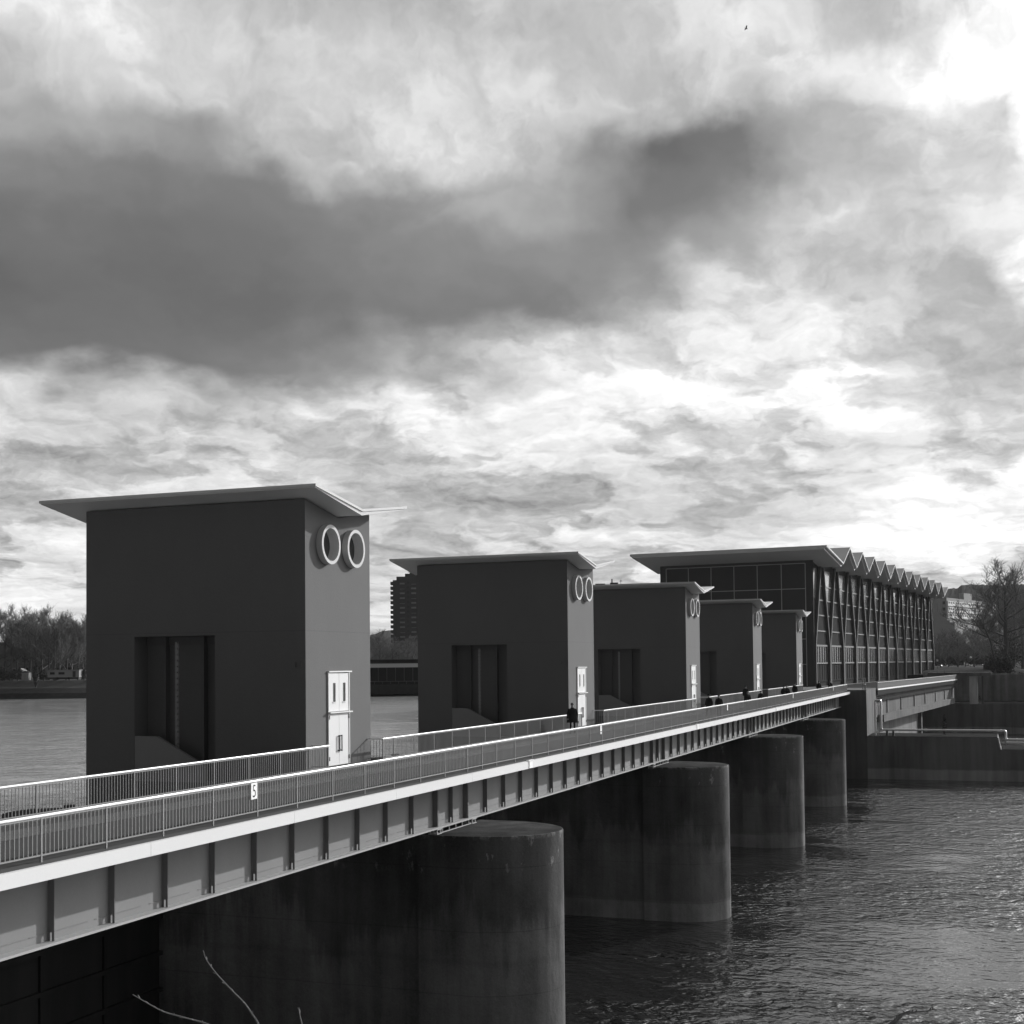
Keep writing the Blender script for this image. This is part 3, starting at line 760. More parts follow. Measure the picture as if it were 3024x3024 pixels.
# ------------------------------------------------------------------ powerhouse hall
HA = 5.2; BAY = 11.65
hl = empty('powerhouse_hall', (-28.06, 221.76, 0), -R_(HA), 'huge turbine hall with zigzag folded roof and slanting facade columns', 'hall')
S1_ = 12*BAY
def rz(s):                                       # roof soffit height along the hall
    pts = [(-7.4, 33.75), (5.82, 31.8)]
    for k in range(1, 12): pts += [(BAY*k, 34.85), (BAY*k+5.82, 31.8)]
    pts += [(S1_+1.2, 34.3)]; return pts
prof = rz(0)
def rh(s):
    for (a, za), (b, zb) in zip(prof, prof[1:]):
        if a <= s <= b: return za+(zb-za)*(s-a)/(b-a)
mb = MB(); top = [(0.02, rh(0.02))]+[p for p in prof if 0 < p[0] < S1_]+[(S1_-.02, rh(S1_-.02))]
mb.prism([(.02, 11.5), (S1_-.02, 11.5)]+[(s, z-.02) for s, z in reversed(top)], 'x', -26.68, -.45)
mb.build('body', M_HALL, hl)
mb = MB(); mb.box(-26.72, -.2, -.16, .016, 11.5, 32.9); mb.build('end_wall', M_HEND, hl)
mb = MB()
xs_ = [-25.6, -21.6, -17.58, -13.57, -9.56, -5.48, -1.47]; zs_ = [11.6, 15.15, 19.35, 24.0, 27.7, 31.9]
for x in xs_: mb.box(x-.055, x+.055, -.26, -.163, 11.6, 31.9)
for z in zs_[1:]:
    for a, b in zip(xs_, xs_[1:]): mb.box(a+.055, b-.055, -.25, -.163, z-.055, z+.055)
mb.build('end_mullion', M_MULL, hl)
mb = MB(); up = [(s, z+.36) for s, z in prof]; mb.prism([(s, z+.02) for s, z in prof]+list(reversed(up)), 'x', -29.6, 3.55)
rf = mb.build('roof', M_ROOF, hl)
mb = MB(); mb.prism([(s, z+.10) for s, z in prof]+[(s, z+.38) for s, z in reversed(prof)], 'x', 3.553, 3.66); mb.build('roof_edge', M_RING, rf)
mb = MB(); mb.prism([(s, z-.30) for s, z in prof]+[(s, z+.017) for s, z in reversed(prof)], 'x', -29.2, 3.2); mb.build('soffit', M_HSOF, rf)
for k in range(13):                              # slanting columns, two to every foot
    foot = (BAY*k, 18.3)
    for sgn in (-1, 1):
        ts = foot[0]+sgn*4.9
        if ts < -3 or ts > S1_+3: continue
        if k == 0 and sgn < 0: continue
        ts = min(max(ts, .45), S1_-.45); f0 = min(max(foot[0]+sgn*.32, .35), S1_-.35)
        mb = MB(); t1, zt1 = ts, min(rh(ts), 33.2)-.32
        mb.add([(-.40, f0-.28, 11.5), (.06, f0-.28, 11.5), (.06, f0+.28, 11.5), (-.40, f0+.28, 11.5),
                (-.40, f0-.28, 18.3), (.06, f0-.28, 18.3), (.06, f0+.28, 18.3), (-.40, f0+.28, 18.3),
                (-.40, t1-.28, zt1), (.10, t1-.28, zt1), (.10, t1+.28, zt1), (-.40, t1+.28, zt1)] if sgn > 0 else
               [(-.401, f0-.275, 11.5), (.055, f0-.275, 11.5), (.055, f0+.275, 11.5), (-.401, f0+.275, 11.5),
                (-.401, f0-.275, 18.3), (.055, f0-.275, 18.3), (.055, f0+.275, 18.3), (-.401, f0+.275, 18.3),
                (-.401, t1-.275, zt1), (.095, t1-.275, zt1), (.095, t1+.275, zt1), (-.401, t1+.275, zt1)],
               [(0,1,5,4),(1,2,6,5),(2,3,7,6),(3,0,4,7),(4,5,9,8),(5,6,10,9),(6,7,11,10),(7,4,8,11),(8,9,10,11)])
        mb.build('column', M_COLUMN, hl)
M_CLER = mat('clerestory_glass', .12, .10, .05, 1, spec=.8)
for k in range(12):
    a, b = BAY*k+1.1, BAY*(k+1)-1.1
    mb = MB(); mb.box(-0.448, -0.400, a, b, 15.45, 18.12); wdw = mb.build('window', M_GLASS, hl)
    mb = MB(); mb.box(-0.448, -0.250, a, b, 18.122, 18.42); mb.box(-0.448, -0.250, a, b, 15.2, 15.448)
    n = 5
    for j in range(n+1):
        y = a+(b-a)*j/n; mb.box(-0.398, -0.300, y-.09, y+.09, 15.45, 18.12)
    mb.build('frame', M_TRIM, wdw)
    mb = MB()
    for j in range(1, 5):
        y = a+(b-a)*j/5; mb.box(-0.448, -0.380, y-.06, y+.06, 12.4, 15.19)
    mb.box(-0.448, -0.300, a, b, 12.2, 12.42); mb.build('panel_mullion', M_HALL, hl)
    mb = MB(); c = BAY*(k+.5)
    for z, h in ((20.75, 1.2), (23.4, 2.3), (25.98, 3.3)):
        pass
    for z in (20.75, 23.4, 25.98, 28.4):
        q = 4.9*(z-18.3)/13.3
        lo1, hi1 = BAY*k+.4+q+.3, BAY*(k+1)-.4-q-.3
        if hi1 > lo1+.3: mb.box(-0.448, -0.320, lo1, hi1, z-.11, z+.11)
        if k > 0 and q > .9: mb.box(-0.448, -0.320, BAY*k-q+.35, BAY*k+q-.35, z-.11, z+.11)
    mb.build('transom', M_TRIM, hl)
    mb = MB(); mb.box(-0.448, -0.420, BAY*k-2.9 if k else .9, BAY*k+3.6, 26.1, 31.2)
    mb.build('clerestory', M_CLER, hl)

# ------------------------------------------------------------------ bare trees
def bare_tree(seed, h, spread=.45, trunk_r=None, lean=(0, 0), n1=7, n2=6, n3=6, n4=4, clear=.28, twig=.035):
    rnd = random.Random(seed); tr = MB(); cr = MB(); trunk_r = trunk_r or h*.016
    def wig(p, d, l, n, c):
        pts = [p.copy()]
        for i in range(n):
            d = (d+Vector((rnd.uniform(-c, c), rnd.uniform(-c, c), rnd.uniform(-c*.6, c)))).normalized()
            pts.append(pts[-1]+d*(l/n))
        return pts, d
    top = h*.80; pts = [Vector((0, 0, -.3))]; n = 6; bend = [rnd.uniform(-.02, .02) for _ in range(2)]
    for i in range(1, n+1):
        f = i/n; pts.append(Vector((lean[0]*f*f*top+bend[0]*h*math.sin(f*3)+rnd.uniform(-.01, .01)*h, lean[1]*f*f*top+bend[1]*h*math.sin(f*2.5), top*f)))
    rad = [trunk_r*(1.25-.25*min(1, i)) if i < 1 else trunk_r*(1-.86*i/n) for i in range(n+1)]
    tr.tube(pts, rad, 8)
    def along(P, f):
        f = min(max(f, 0), .999)*(len(P)-1); i = int(f); return P[i].lerp(P[i+1], f-i), (P[i+1]-P[i]).normalized()
    ga = rnd.uniform(0, 6)
    for a in range(n1):
        f = clear+(1-clear)*(a+rnd.uniform(.1, .9))/n1; p, d = along(pts, f); ga += 2.4+rnd.uniform(-.4, .4)
        out = Vector((math.cos(ga), math.sin(ga), 0)); up = .35+.9*f*f
        l1 = h*spread*(1.05-.62*f)*rnd.uniform(.75, 1.15)
        P1, _ = wig(p, (out+Vector((0, 0, up))).normalized(), l1, 5, .22); r1 = trunk_r*(.50-.32*f)
        tr.tube(P1, [r1*(1-.8*i/5) for i in range(6)], 5)
        for b in range(n2):
            q, e = along(P1, .25+.75*(b+rnd.random())/n2); sd_ = Vector((rnd.uniform(-1, 1), rnd.uniform(-1, 1), rnd.uniform(0, .9)))
            l2 = l1*rnd.uniform(.35, .6); P2, _ = wig(q, (e*.75+sd_*.95+Vector((0, 0, .12))).normalized(), l2, 4, .28); r2 = max(r1*.35, twig*1.3)
            cr.tube(P2, [r2*(1-.7*i/4) for i in range(5)], 4, False)
            for c in range(n3):
                q3, e3 = along(P2, .15+.85*(c+rnd.random())/n3); s3 = Vector((rnd.uniform(-1, 1), rnd.uniform(-1, 1), rnd.uniform(-.1, .9)))
                l3 = l2*rnd.uniform(.35, .65); P3, _ = wig(q3, (e3*.7+s3*.95+Vector((0, 0, .08))).normalized(), l3, 2, .3)
                cr.tube(P3, [twig, twig*.8, twig*.5], 3, False)
                for g in range(n4):
                    q4, e4 = along(P3, .1+.9*(g+rnd.random())/n4); s4 = Vector((rnd.uniform(-1, 1), rnd.uniform(-1, 1), rnd.uniform(-.1, .9)))
                    cr.tube([q4, q4+(e4*.7+s4*.7).normalized()*l3*rnd.uniform(.4, .8)], [twig*.7, twig*.35], 3, False)
    return tr, cr
def plant_tree(key, loc, sc, rz_, label, group, PROTO={}, **kw):
    if key not in PROTO:
        tr, cr = bare_tree(**kw)
        r = tr.build('bare_tree', M_BARK, None, True, fix=False); cr.build('crown', M_TWIG, r, fix=False)
        PROTO[key] = r; o = r
    else: o = copy_tree(PROTO[key])
    o.location = loc; o.scale = (sc[0], sc[0], sc[1]); o.rotation_euler = (0, 0, rz_)
    return tag(o, label, 'tree', group)
rt = random.Random(5)
KW = [dict(seed=s, h=18, spread=.50, n1=11, n2=7, n3=7, n4=6, clear=.16, twig=.030) for s in (3, 8, 21, 34)]
tops = [(x_, y_+20, d_) for x_, y_, d_ in [(-8, 1790, 322), (14, 1786, 330), (34, 1800, 318), (52, 1797, 338), (72, 1800, 326), (92, 1790, 334), (108, 1783, 322), (126, 1792, 340), (146, 1802, 328), (160, 1806, 318), (178, 1800, 334), (196, 1806, 326), (214, 1808, 340), (230, 1812, 322), (246, 1816, 332), (266, 1812, 326)]]
side = ['at the far left edge of the photo', 'of the wood, just right of the left edge', 'above the left end of the pale hut', 'left of the small pale hut', 'standing right behind the pale hut', 'behind the dark cone shrub, left side',
        'above the cone shrub, tallest round top', 'between the cone shrub and the caravan', 'behind the left end of the caravan', 'thin one in front of the caravan wood', 'behind the middle of the caravan', 'with forked trunk behind the caravan',
        'behind the right end of the caravan', 'right of the caravan, in front', 'touching the wall of the nearest tower', 'half hidden behind the nearest tower']
for i, (x, y, d) in enumerate(tops):
    p = at(x, y, d); k = i % 4; hz = p.z-13.2
    plant_tree('w%d' % k, (p.x, p.y, 13.2), (rt.uniform(.8, 1.05), hz/17.5), rt.uniform(0, 6.3), 'bare winter tree on the far bank '+side[i], 'bare trees on the far left bank', **KW[k])
gap = [(1088, 1880, 360, 'beside the nearest tower edge'), (1106, 1872, 372, 'with thin top sticking above the far hill'), (1122, 1882, 352, 'in front of the pale far hill'), (1140, 1888, 380, 'at the foot of the apartment tower, left'),
       (1160, 1895, 356, 'in front of the apartment tower base'), (1182, 1892, 366, 'below the tower balconies'), (1206, 1885, 360, 'left of the second gate tower'), (1232, 1885, 372, 'half behind the second gate tower')]
for i, (x, y, d, s) in enumerate(gap):
    p = at(x, y, d); k = i % 4; hz = p.z-13.2
    plant_tree('w%d' % k, (p.x, p.y, 13.2), (rt.uniform(.75, .9), hz/17.5), rt.uniform(0, 6.3), 'dark bare tree above the pavilion roof '+s, 'bare trees behind the pavilion', **KW[k])
# right-hand trees
p = at(2968, 1990, 332); bt_top = at(2985, 1662, 332)
plant_tree('big', (p.x, p.y, 12.2), (1.5, (bt_top.z-12.2)/26), 1.0, 'tall spreading bare tree at the right edge, crown against bright sky', 'bare trees right of the hall', seed=77, h=26, spread=.42, n1=14, n2=9, n3=8, n4=5, clear=.28, twig=.034, trunk_r=.55)
tr, cr = bare_tree(91, 19, .34, .34, (-.32, 0), 9, 6, 5, 4, .55, .04)
o = tr.build('bare_tree', M_BARK, None, True, fix=False); cr.build('crown', M_TWIG, o, fix=False)
p = at(2946, 1988, 325); o.location = (p.x, p.y, 12.2); tag(o, 'leaning bare tree with forked crown in front of the pale hospital block', 'tree', 'bare trees right of the hall')
right = [(2775, 1868, 430, 'beside the far corner of the hall'), (2800, 1868, 470, 'under the left part of the long block'), (2826, 1862, 450, 'below the middle of the long block'), (2850, 1866, 480, 'behind the street lamp'), (2876, 1858, 440, 'above the parked cars'),
         (2905, 1838, 470, 'behind the leaning tree'), (2928, 1800, 420, 'right of the leaning tree'), (2950, 1760, 400, 'left of the tall right hand tree'), (2990, 1740, 390, 'behind the tall right hand tree'), (3018, 1750, 410, 'cut by the right photo edge'), (3040, 1740, 380, 'just beyond the right photo edge'), (2965, 1820, 370, 'low and dark under the tall tree')]
for i, (x, y, d, s) in enumerate(right):
    p = at(x, y, d); k = i % 4; hz = p.z-12.2
    plant_tree('w%d' % k, (p.x, p.y, 12.2), (rt.uniform(.85, 1.2), hz/17.5), rt.uniform(0, 6.3), 'grey bare tree '+s, 'bare trees right of the hall', **KW[k])

def leaf_mass(mb, fn, n, size, rnd):
    for _ in range(n):
        c = fn(); u = Vector((rnd.gauss(0, 1), rnd.gauss(0, 1), rnd.gauss(0, 1))).normalized(); v = u.orthogonal().normalized(); q = u.cross(v); s = size*rnd.uniform(.6, 1.4)
        mb.add([c+v*s, c+q*s*.6, c-v*s, c-q*s*.6], [(0, 1, 2, 3)])
def bush(name, loc, w_, h, n, size, label, cat, group=None, cone=False, seed=1):
    rnd = random.Random(seed); mb = MB(); lobes = [(Vector((rnd.uniform(-.6, .6)*w_, rnd.uniform(-.6, .6)*w_, rnd.uniform(.25, .75)*h)), rnd.uniform(.3, .5)) for _ in range(7)]
    def fn():
        if cone:
            f = rnd.random()**.7; r = w_*math.sin(min(f*2.2+.25, 1.57))*(1-f)**.5*math.sqrt(rnd.random()); a = rnd.uniform(0, 6.28)
            return Vector((r*math.cos(a), r*math.sin(a), h*(.03+f*.97)))
        c, r = rnd.choice(lobes); d = Vector((rnd.gauss(0, 1), rnd.gauss(0, 1), rnd.gauss(0, 1))).normalized()*(rnd.random()**.4)
        q = c+Vector((d.x*w_*r, d.y*w_*r, d.z*h*r)); q.z = max(q.z, .05); return q
    leaf_mass(mb, fn, n, size, rnd)
    o = mb.build(name, M_LEAF, fix=False)
    st = MB(); st.tube([(0, 0, -.2), (w_*.03, 0, h*.4), (0, 0, h*.8)], [w_*.06+.03, w_*.04+.02, .01], 6); st.build('stem', M_BARK, o)
    o.location = loc; return tag(o, label, cat, group)
p = at(106, 2012, 300); bush('cone_shrub', (p.x, p.y, 11.6), .9, 5.4, 1500, .17, 'dark cone shaped evergreen on the grass bank left of the caravan', 'shrub', cone=True, seed=4)
bush('bush', (-6.82, 186, 5.55), .42, 2.75, 700, .10, 'small dark upright bush on the quay behind the pipe', 'shrub', cone=True, seed=6)
rb = random.Random(17)
for i, (x, d, hh, ww, s) in enumerate(((2985, 318, 5.0, 4.5, 'under the tall right hand tree'), (3012, 310, 6.5, 4.5, 'at the right edge behind the pipe'), (2958, 322, 4.0, 3.5, 'at the foot of the leaning tree'), (3040, 316, 7, 5, 'beyond the right edge'),
                                       (2930, 335, 2.6, 3.0, 'beside the parked cars'), (2972, 308, 3.6, 3.2, 'on the terrace left of the right edge bush'))):
    p = at(x, 2000, d); bush('bush', (p.x, p.y, 6.3 if d < 320 else 12.3), ww*.8, hh, 2600, .22, 'dark overgrown bush '+s, 'shrub', 'bushes on the right terrace', seed=30+i)
for i, (x, d, hh, ww, s_) in enumerate(((2990, 345, 11, 6.0, 'rising behind the tall right hand tree'), (3020, 340, 13.5, 6.5, 'filling the right photo edge'), (2968, 338, 7.5, 5.0, 'behind the foot of the leaning tree'), (3006, 306, 5.0, 5.5, 'lowest at the right edge, above the pipe'),
                                        (2900, 316, 2.6, 4.0, 'hanging over the upper wall right of the pale pillar'), (2880, 303, 1.7, 2.5, 'small, behind the pale pillar'))):
    p = at(x, 2000, d); bush('bush', (p.x, p.y, 6.3 if d < 320 else 12.3), ww, hh, 2000, .16, 'dark twiggy bush '+s_, 'shrub', 'bushes on the right terrace', seed=130+i)
for i, (x, d) in enumerate(((8, 312), (30, 309), (52, 313), (128, 314), (248, 312), (165, 318), (205, 318))):
    p = at(x, 2005, d); bush('bush', (p.x, p.y, 13.1), rb.uniform(1.2, 2.2), rb.uniform(1.8, 3.2), 900, .2, 'low leafless looking undergrowth bush on the far bank '+['at the left edge', 'left of the hut', 'touching the hut', 'behind the cone shrub', 'beside the nearest tower', 'behind the caravan', 'right behind the caravan'][i], 'shrub', 'undergrowth bushes on the far bank', seed=60+i)
for i, (x, d, s) in enumerate(((2765, 400, 'beside the far hall corner'), (2790, 410, 'behind the first cars'), (2818, 405, 'behind the middle cars'), (2845, 415, 'behind the street lamp'), (2875, 405, 'behind the bright cars'), (2905, 410, 'left of the leaning trunk'), (2935, 400, 'right of the leaning trunk'))):
    p = at(x, 2000, d+190); bush('bush', (p.x, p.y, 12.3), 7, 9+2*(i % 3), 2200, .5, 'tall dark hedge bush '+s, 'shrub', 'hedge bushes behind the car park', seed=90+i)

# ------------------------------------------------------------------ far buildings
def oriented(name, x0, x1, y, d, label, cat):
    """empty at the left front foot, local x to the right across the view"""
    a, b = at(x0, y, d), at(x1, y, d); w_ = math.hypot(b.x-a.x, b.y-a.y)
    o = empty(name, (a.x, a.y, 0), math.atan2(b.y-a.y, b.x-a.x), label, cat); return o, w_
# apartment tower
o, wd = oriented('apartment_tower', 1153, 1330, 1800, 769, 'dark high-rise with stepped top and balconies, behind the pavilion', 'building')
mb = MB(); s = 769/3900*1.0
mb.box(1.5, 3.6, 0, 20, 12, 65.6); mb.box(3.6, 8.6, 0, 20, 12, 67.6); mb.box(8.6, wd, 0, 22, 12, 69.3); mb.box(11, 20, 4, 12, 69.3, 72.5); mb.build('wall', M_TOWERB, o)
mb = MB(); mb.tube([(13, 4, 72.5), (13, 4, 75)], .12, 5); mb.box(10, 22, 3, 3.2, 70.2, 70.5); mb.build('roof_rail', M_DARK, o)
for k in range(14):
    z = 65.6-2.82*(k+1)+.2
    if z < 20: break
    for x0, x1, m in ((0, 1.498, M_TOWERB), (5.6, 8.4, M_BALC), (12.2, 15.0, M_BALC)):
        mb = MB()
        if x0 == 0: mb.box(0, x1, .4, 8, z, z+1.75)
        else: mb.box(x0, x1, -.9, -.004, z, z+.25+.7*((k*7+int(x0)) % 3 != 0))
        mb.build('balcony', m, o)
    for x0 in (9.6, 17):
        mb = MB(); mb.box(x0, x0+1.5, -.05, -.004, z+.4, z+1.7); mb.build('window', M_GLASS, o)
# roofs with aerial above the third tower
o, wd = oriented('apartment_block', 1752, 1905, 1740, 700, 'dark flat roofed block with aerials, peeping over the third tower', 'building')
mb = MB(); mb.box(0, wd, 0, 18, 12, 57.2); mb.build('wall', M_TOWERB, o)
mb = MB(); mb.box(1.5, 6.5, 3, 9, 57.2, 58.3); mb.box(9.5, 13.4, 3, 9, 57.2, 58.8); mb.box(10, 10.6, 4, 5, 58.8, 60.8); mb.build('roof_hut', M_DARK, o)
mb = MB(); mb.tube([(15, 4, 57.2), (15, 4, 60.4)], .12, 5); mb.box(14.2, 15.8, 3.95, 4.05, 59.4, 59.55); mb.box(14.4, 15.6, 3.95, 4.05, 59.9, 60.05); mb.build('aerial', M_DARK, o)
# flats behind the bare wood at far left
o, wd = oriented('apartment_block', 22, 330, 1900, 420, 'long dark flat roofed building behind the far bank wood', 'building')
mb = MB(); mb.box(0, wd, 0, 12, 12, 28.2); mb.build('wall', M_HOUSE, o)
mb = MB(); mb.box(-.5, wd+.5, -.6, 12.5, 28.2, 28.6); mb.build('roof', M_DARK, o)
mb = MB(); mb.box(-25, -.01, .5, 11, 12, 24.4); mb.build('annex', M_HOUSE, o)
for k in range(4):
    for j in range(9):
        mb = MB(); mb.box(1.2+j*3.6, 3.1+j*3.6, -.06, -.004, 14.6+k*3.4, 16.2+k*3.4); mb.build('window', M_BALC if (j+k) % 3 == 0 else M_GLASS, o)
# pavilion between first and second tower
o, wd = oriented('pavilion', 1010, 1330, 2000, 312, 'low glazed riverside pavilion with a pale roof band, seen between the first two towers', 'building')
mb = MB(); mb.box(0, wd, 1.2, 16, 11.0, 15.2); mb.build('wall', M_DARK, o)
mb = MB(); mb.box(-1, wd+1, -.6, 17, 15.22, 16.15); rf = mb.build('roof', M_ROOF, o)
mb = MB(); mb.box(-1, wd+1, .3, 17, 16.153, 16.35); mb.build('roof_edge', M_DARK, rf)
mb = MB(); mb.box(0, wd, 3, 16, 16.36, 17.1); mb.build('roof_gravel', M_GROUND, rf)
for j in range(13):
    mb = MB(); mb.box(j*2.05+.2, j*2.05+.3, 1.12, 1.196, 11.95, 15.2); mb.build('mullion', M_BALC, o)
mb = MB(); mb.box(0, wd, .1, .2, 11.9, 12.0)
for j in range(14): mb.box(j*1.9, j*1.9+.06, .1, .2, 11.2, 11.9)
mb.build('terrace_rail', M_BALC, o)
mb = MB(); mb.box(-1, wd+1, -4, 1.19, 9, 11.3); mb.build('terrace', M_SOIL, o)
# long hospital-like block on the right: shaded end wall, long sunlit window front receding
a = at(2796, 1800, 715); o = empty('long_block', (a.x, a.y, 0), R_(-16), 'long pale block with rows of bright windows below the wooded hill', 'building')
M_BLK = mat('block_render', .36, .9, .1, .1); LB = 96      # local y runs along the window front, local x away from it (negative)
mb = MB(); mb.box(-7.5, 0, 0, LB, 12, 49.6); mb.box(-2.6, 0, 30, 44, 49.6, 53.2); mb.build('wall', M_BLK, o)
for k in range(3):
    z = 46.4-k*3.35
    for j in range(8):
        y0 = 1.0+j*11.8
        mb = MB(); mb.box(.004, .5, y0, y0+11.2, z-1.15, z+1.45); f = mb.build('window', M_WHITE, o)  # plain white stands in for sunlight reflected by the windows
        mb = MB()
        for q in range(3): mb.box(.504, .53, y0+.7+q*3.6, y0+3.2+q*3.6, z+.1, z+1.15)
        mb.build('pane', M_BALC, f)
    mb = MB(); mb.box(-2.2, -.8, -.1, -.004, z-.4, z+1.2); mb.build('window', M_GLASS, o)
mb = MB(); mb.box(-9, 2.5, -3, LB, 12, 37.2); mb.box(-9, 6, -6, -3.01, 12, 36); mb.build('podium', M_BLK, o)

# ------------------------------------------------------------------ small things on the banks
def box_parts(name, p, rz_, label, cat, parts):
    root = empty(name, p, rz_, label, cat)
    for n, m, boxes in parts:
        mb = MB()
        for b in boxes: mb.box(*b)
        mb.build(n, m, root)
    return root
a, b = at(140, 2005, 309), at(237, 2005, 309); rzv = math.atan2(b.y-a.y, b.x-a.x)
cv = box_parts('caravan', (a.x, a.y, 13.15), rzv, 'long pale caravan parked on the far grass bank', 'caravan', [
    ('body', M_CARAV, [(0, 7.4, 0, 2.3, .55, 2.15)]), ('roof', M_BALC, [(-.1, 7.5, -.15, 2.4, 2.153, 2.3)]),
    ('window', M_GLASS, [(.6, 1.7, -.03, -.004, 1.2, 1.75)]), ('window', M_GLASS, [(2.6, 4.0, -.03, -.004, 1.2, 1.75)]), ('door', M_DARK, [(5.9, 6.6, -.03, -.004, .6, 1.95)]), ('skirt', M_DARK, [(.1, 7.3, .05, 2.2, .1, .547)])])
for x in (2.4, 5.0):
    mb = MB(); mb.tube([(x, -.05, .3), (x, .2, .3)], .3, 12); mb.build('wheel', M_TYRE, cv)
a = at(64, 2005, 307)
ht = box_parts('hut', (a.x, a.y, 13.15), rzv, 'small pale hut on the far bank left of the cone shrub', 'hut', [
    ('wall', M_CARAV, [(0, 1.6, 0, 1.6, 0, 1.75)]), ('door', M_BALC, [(.55, 1.05, -.03, -.004, .05, 1.5)])])
mb = MB(); mb.prism([(-.15, 1.753), (1.75, 1.753), (.8, 2.15)], 'y', -.1, 1.7); mb.build('roof', M_DARK, ht)
a = at(48, 1981, 316)
ht = box_parts('garden_house', (a.x, a.y, 13.2), rzv, 'tiny garden house with bright white roof above the pale hut', 'hut', [('wall', M_HOUSE, [(0, 2.0, 0, 2, 0, 1.9)])])
mb = MB(); mb.prism([(-.2, 1.903), (2.2, 1.903), (1.0, 2.7)], 'y', -.2, 2.2); mb.build('roof', M_WHITE, ht)
# parked cars
def car(paint, key, C={}):
    if key in C: return copy_tree(C[key])
    root = empty('parked_car', (0, 0, 0))
    mb = MB(); mb.prism([(-2.1, .3), (2.1, .3), (2.15, .7), (1.9, .9), (1.0, .98), (.5, 1.42), (-1.1, 1.45), (-1.8, 1.0), (-2.12, .92)], 'y', -.85, .85); mb.build('body', paint, root)
    mb = MB(); mb.prism([(.85, 1.0), (.46, 1.36), (-1.05, 1.38), (-1.6, 1.02)], 'y', -.86, .86); mb.build('window', M_GLASS, root)
    for x in (-1.35, 1.35):
        for y in (-.8, .8):
            mb = MB(); mb.tube([(x, y-.1, .32), (x, y+.1, .32)], .32, 14); mb.build('wheel', M_TYRE, root)
    C[key] = root; return root
cl = ['dark parked car nearest the hall corner', 'pale parked car left of the street lamp', 'pale parked car just right of the lamp', 'white parked car, second right of the lamp', 'white parked car in the middle of the row', 'pale parked car at the right end of the row']
for i, x in enumerate((2776, 2808, 2860, 2880, 2900, 2924)):
    p = at(x, 1972, 560+10*(i % 3)); c = car(M_CARD if i == 0 else M_CARW, 'd' if i == 0 else 'p'); c.location = (p.x, p.y, 12.3); c.rotation_euler = (0, 0, R_(-15+40*(i % 2))); c.scale = (1, 1, 1)
    tag(c, cl[i], 'car', 'cars parked beyond the hall')
p = at(2867, 1972, 430)
sl_ = empty('street_lamp', (p.x, p.y, 12.3), 0, 'slim street lamp with a pale round head above the parked cars', 'street lamp')
mb = MB(); mb.tube([(0, 0, 0), (0, 0, 3.9)], [.08, .05], 8); mb.build('pole', M_DARK, sl_, True)
mb = MB(); mb.tube([(0, 0, 3.9), (0, 0, 4.1), (0, 0, 4.35), (0, 0, 4.5)], [.1, .3, .3, .1], 12); mb.build('lamp_head', M_WHITE, sl_, True)
p = at(2768, 1945, 372)
box_parts('road_sign', (p.x, p.y, 12.3), 0, 'small pale sign on a post at the far hall corner', 'sign', [('post', M_DARK, [(-.04, .04, -.04, .04, 0, 3.6)]), ('panel', M_WHITE, [(-.25, .25, -.06, -.042, 3.0, 3.6)])])

# ------------------------------------------------------------------ air
mb = MB(); mb.box(-2900, 1100, -450, 3700, -4, 150)
hz = mb.build('haze', M_GROUND); hz.data.materials.clear()
hm = bpy.data.materials.new('haze_air'); hm.use_nodes = True; t = hm.node_tree; t.nodes.clear()
pv = t.nodes.new('ShaderNodeVolumePrincipled'); pv.inputs['Color'].default_value = (.9, .9, .9, 1); pv.inputs['Density'].default_value = .00003; pv.inputs['Anisotropy'].default_value = .3
om = t.nodes.new('ShaderNodeOutputMaterial'); t.links.new(pv.outputs[0], om.inputs['Volume']); hz.data.materials.append(hm)
tag(hz, kind='stuff')
# ------------------------------------------------------------------ people
def skin_body(stride, armL, armR, headturn=0):
    vs = [((0, 0, .95), .125), ((0, 0, 1.15), .125), ((0, .02, 1.36), .14), ((0, .01, 1.47), .062), ((0, -.02, 1.58), .088), ((0, -.01, 1.68), .082)]
    ed = [(0, 1), (1, 2), (2, 3), (3, 4), (4, 5)]
    for sx, st in ((-1, stride), (1, -stride)):
        i = len(vs); vs += [((sx*.10, 0, .88), .09), ((sx*.10, -st*.55-.03, .49), .06), ((sx*.10, -st+max(0, -st)*.1, .10), .042), ((sx*.115, -st-.15, .045), .036)]
        ed += [(0, i), (i, i+1), (i+1, i+2), (i+2, i+3)]
    for sx, ar in ((-1, armL), (1, armR)):
        i = len(vs); vs += [((sx*.19, .02, 1.40), .062), ((sx*.25, .02-ar*.3, 1.14), .045), ((sx*.24, -ar-.03, .90), .034), ((sx*.235, -ar-.05, .82), .032)]
        ed += [(2, i), (i, i+1), (i+1, i+2), (i+2, i+3)]
    me = bpy.data.meshes.new('tmp'); me.from_pydata([v for v, _ in vs], ed, [])
    ob = bpy.data.objects.new('tmp', me); COL.objects.link(ob)
    md = ob.modifiers.new('s', 'SKIN'); md.use_smooth_shade = True
    for sv, (_, r) in zip(me.skin_vertices[0].data, vs): sv.radius = (r, r)
    me.skin_vertices[0].data[0].use_root = True
    ss = ob.modifiers.new('u', 'SUBSURF'); ss.levels = ss.render_levels = 1
    bpy.context.view_layer.update()
    out = bpy.data.meshes.new_from_object(ob.evaluated_get(bpy.context.evaluated_depsgraph_get()))
    bpy.data.objects.remove(ob); return out
PB = {}
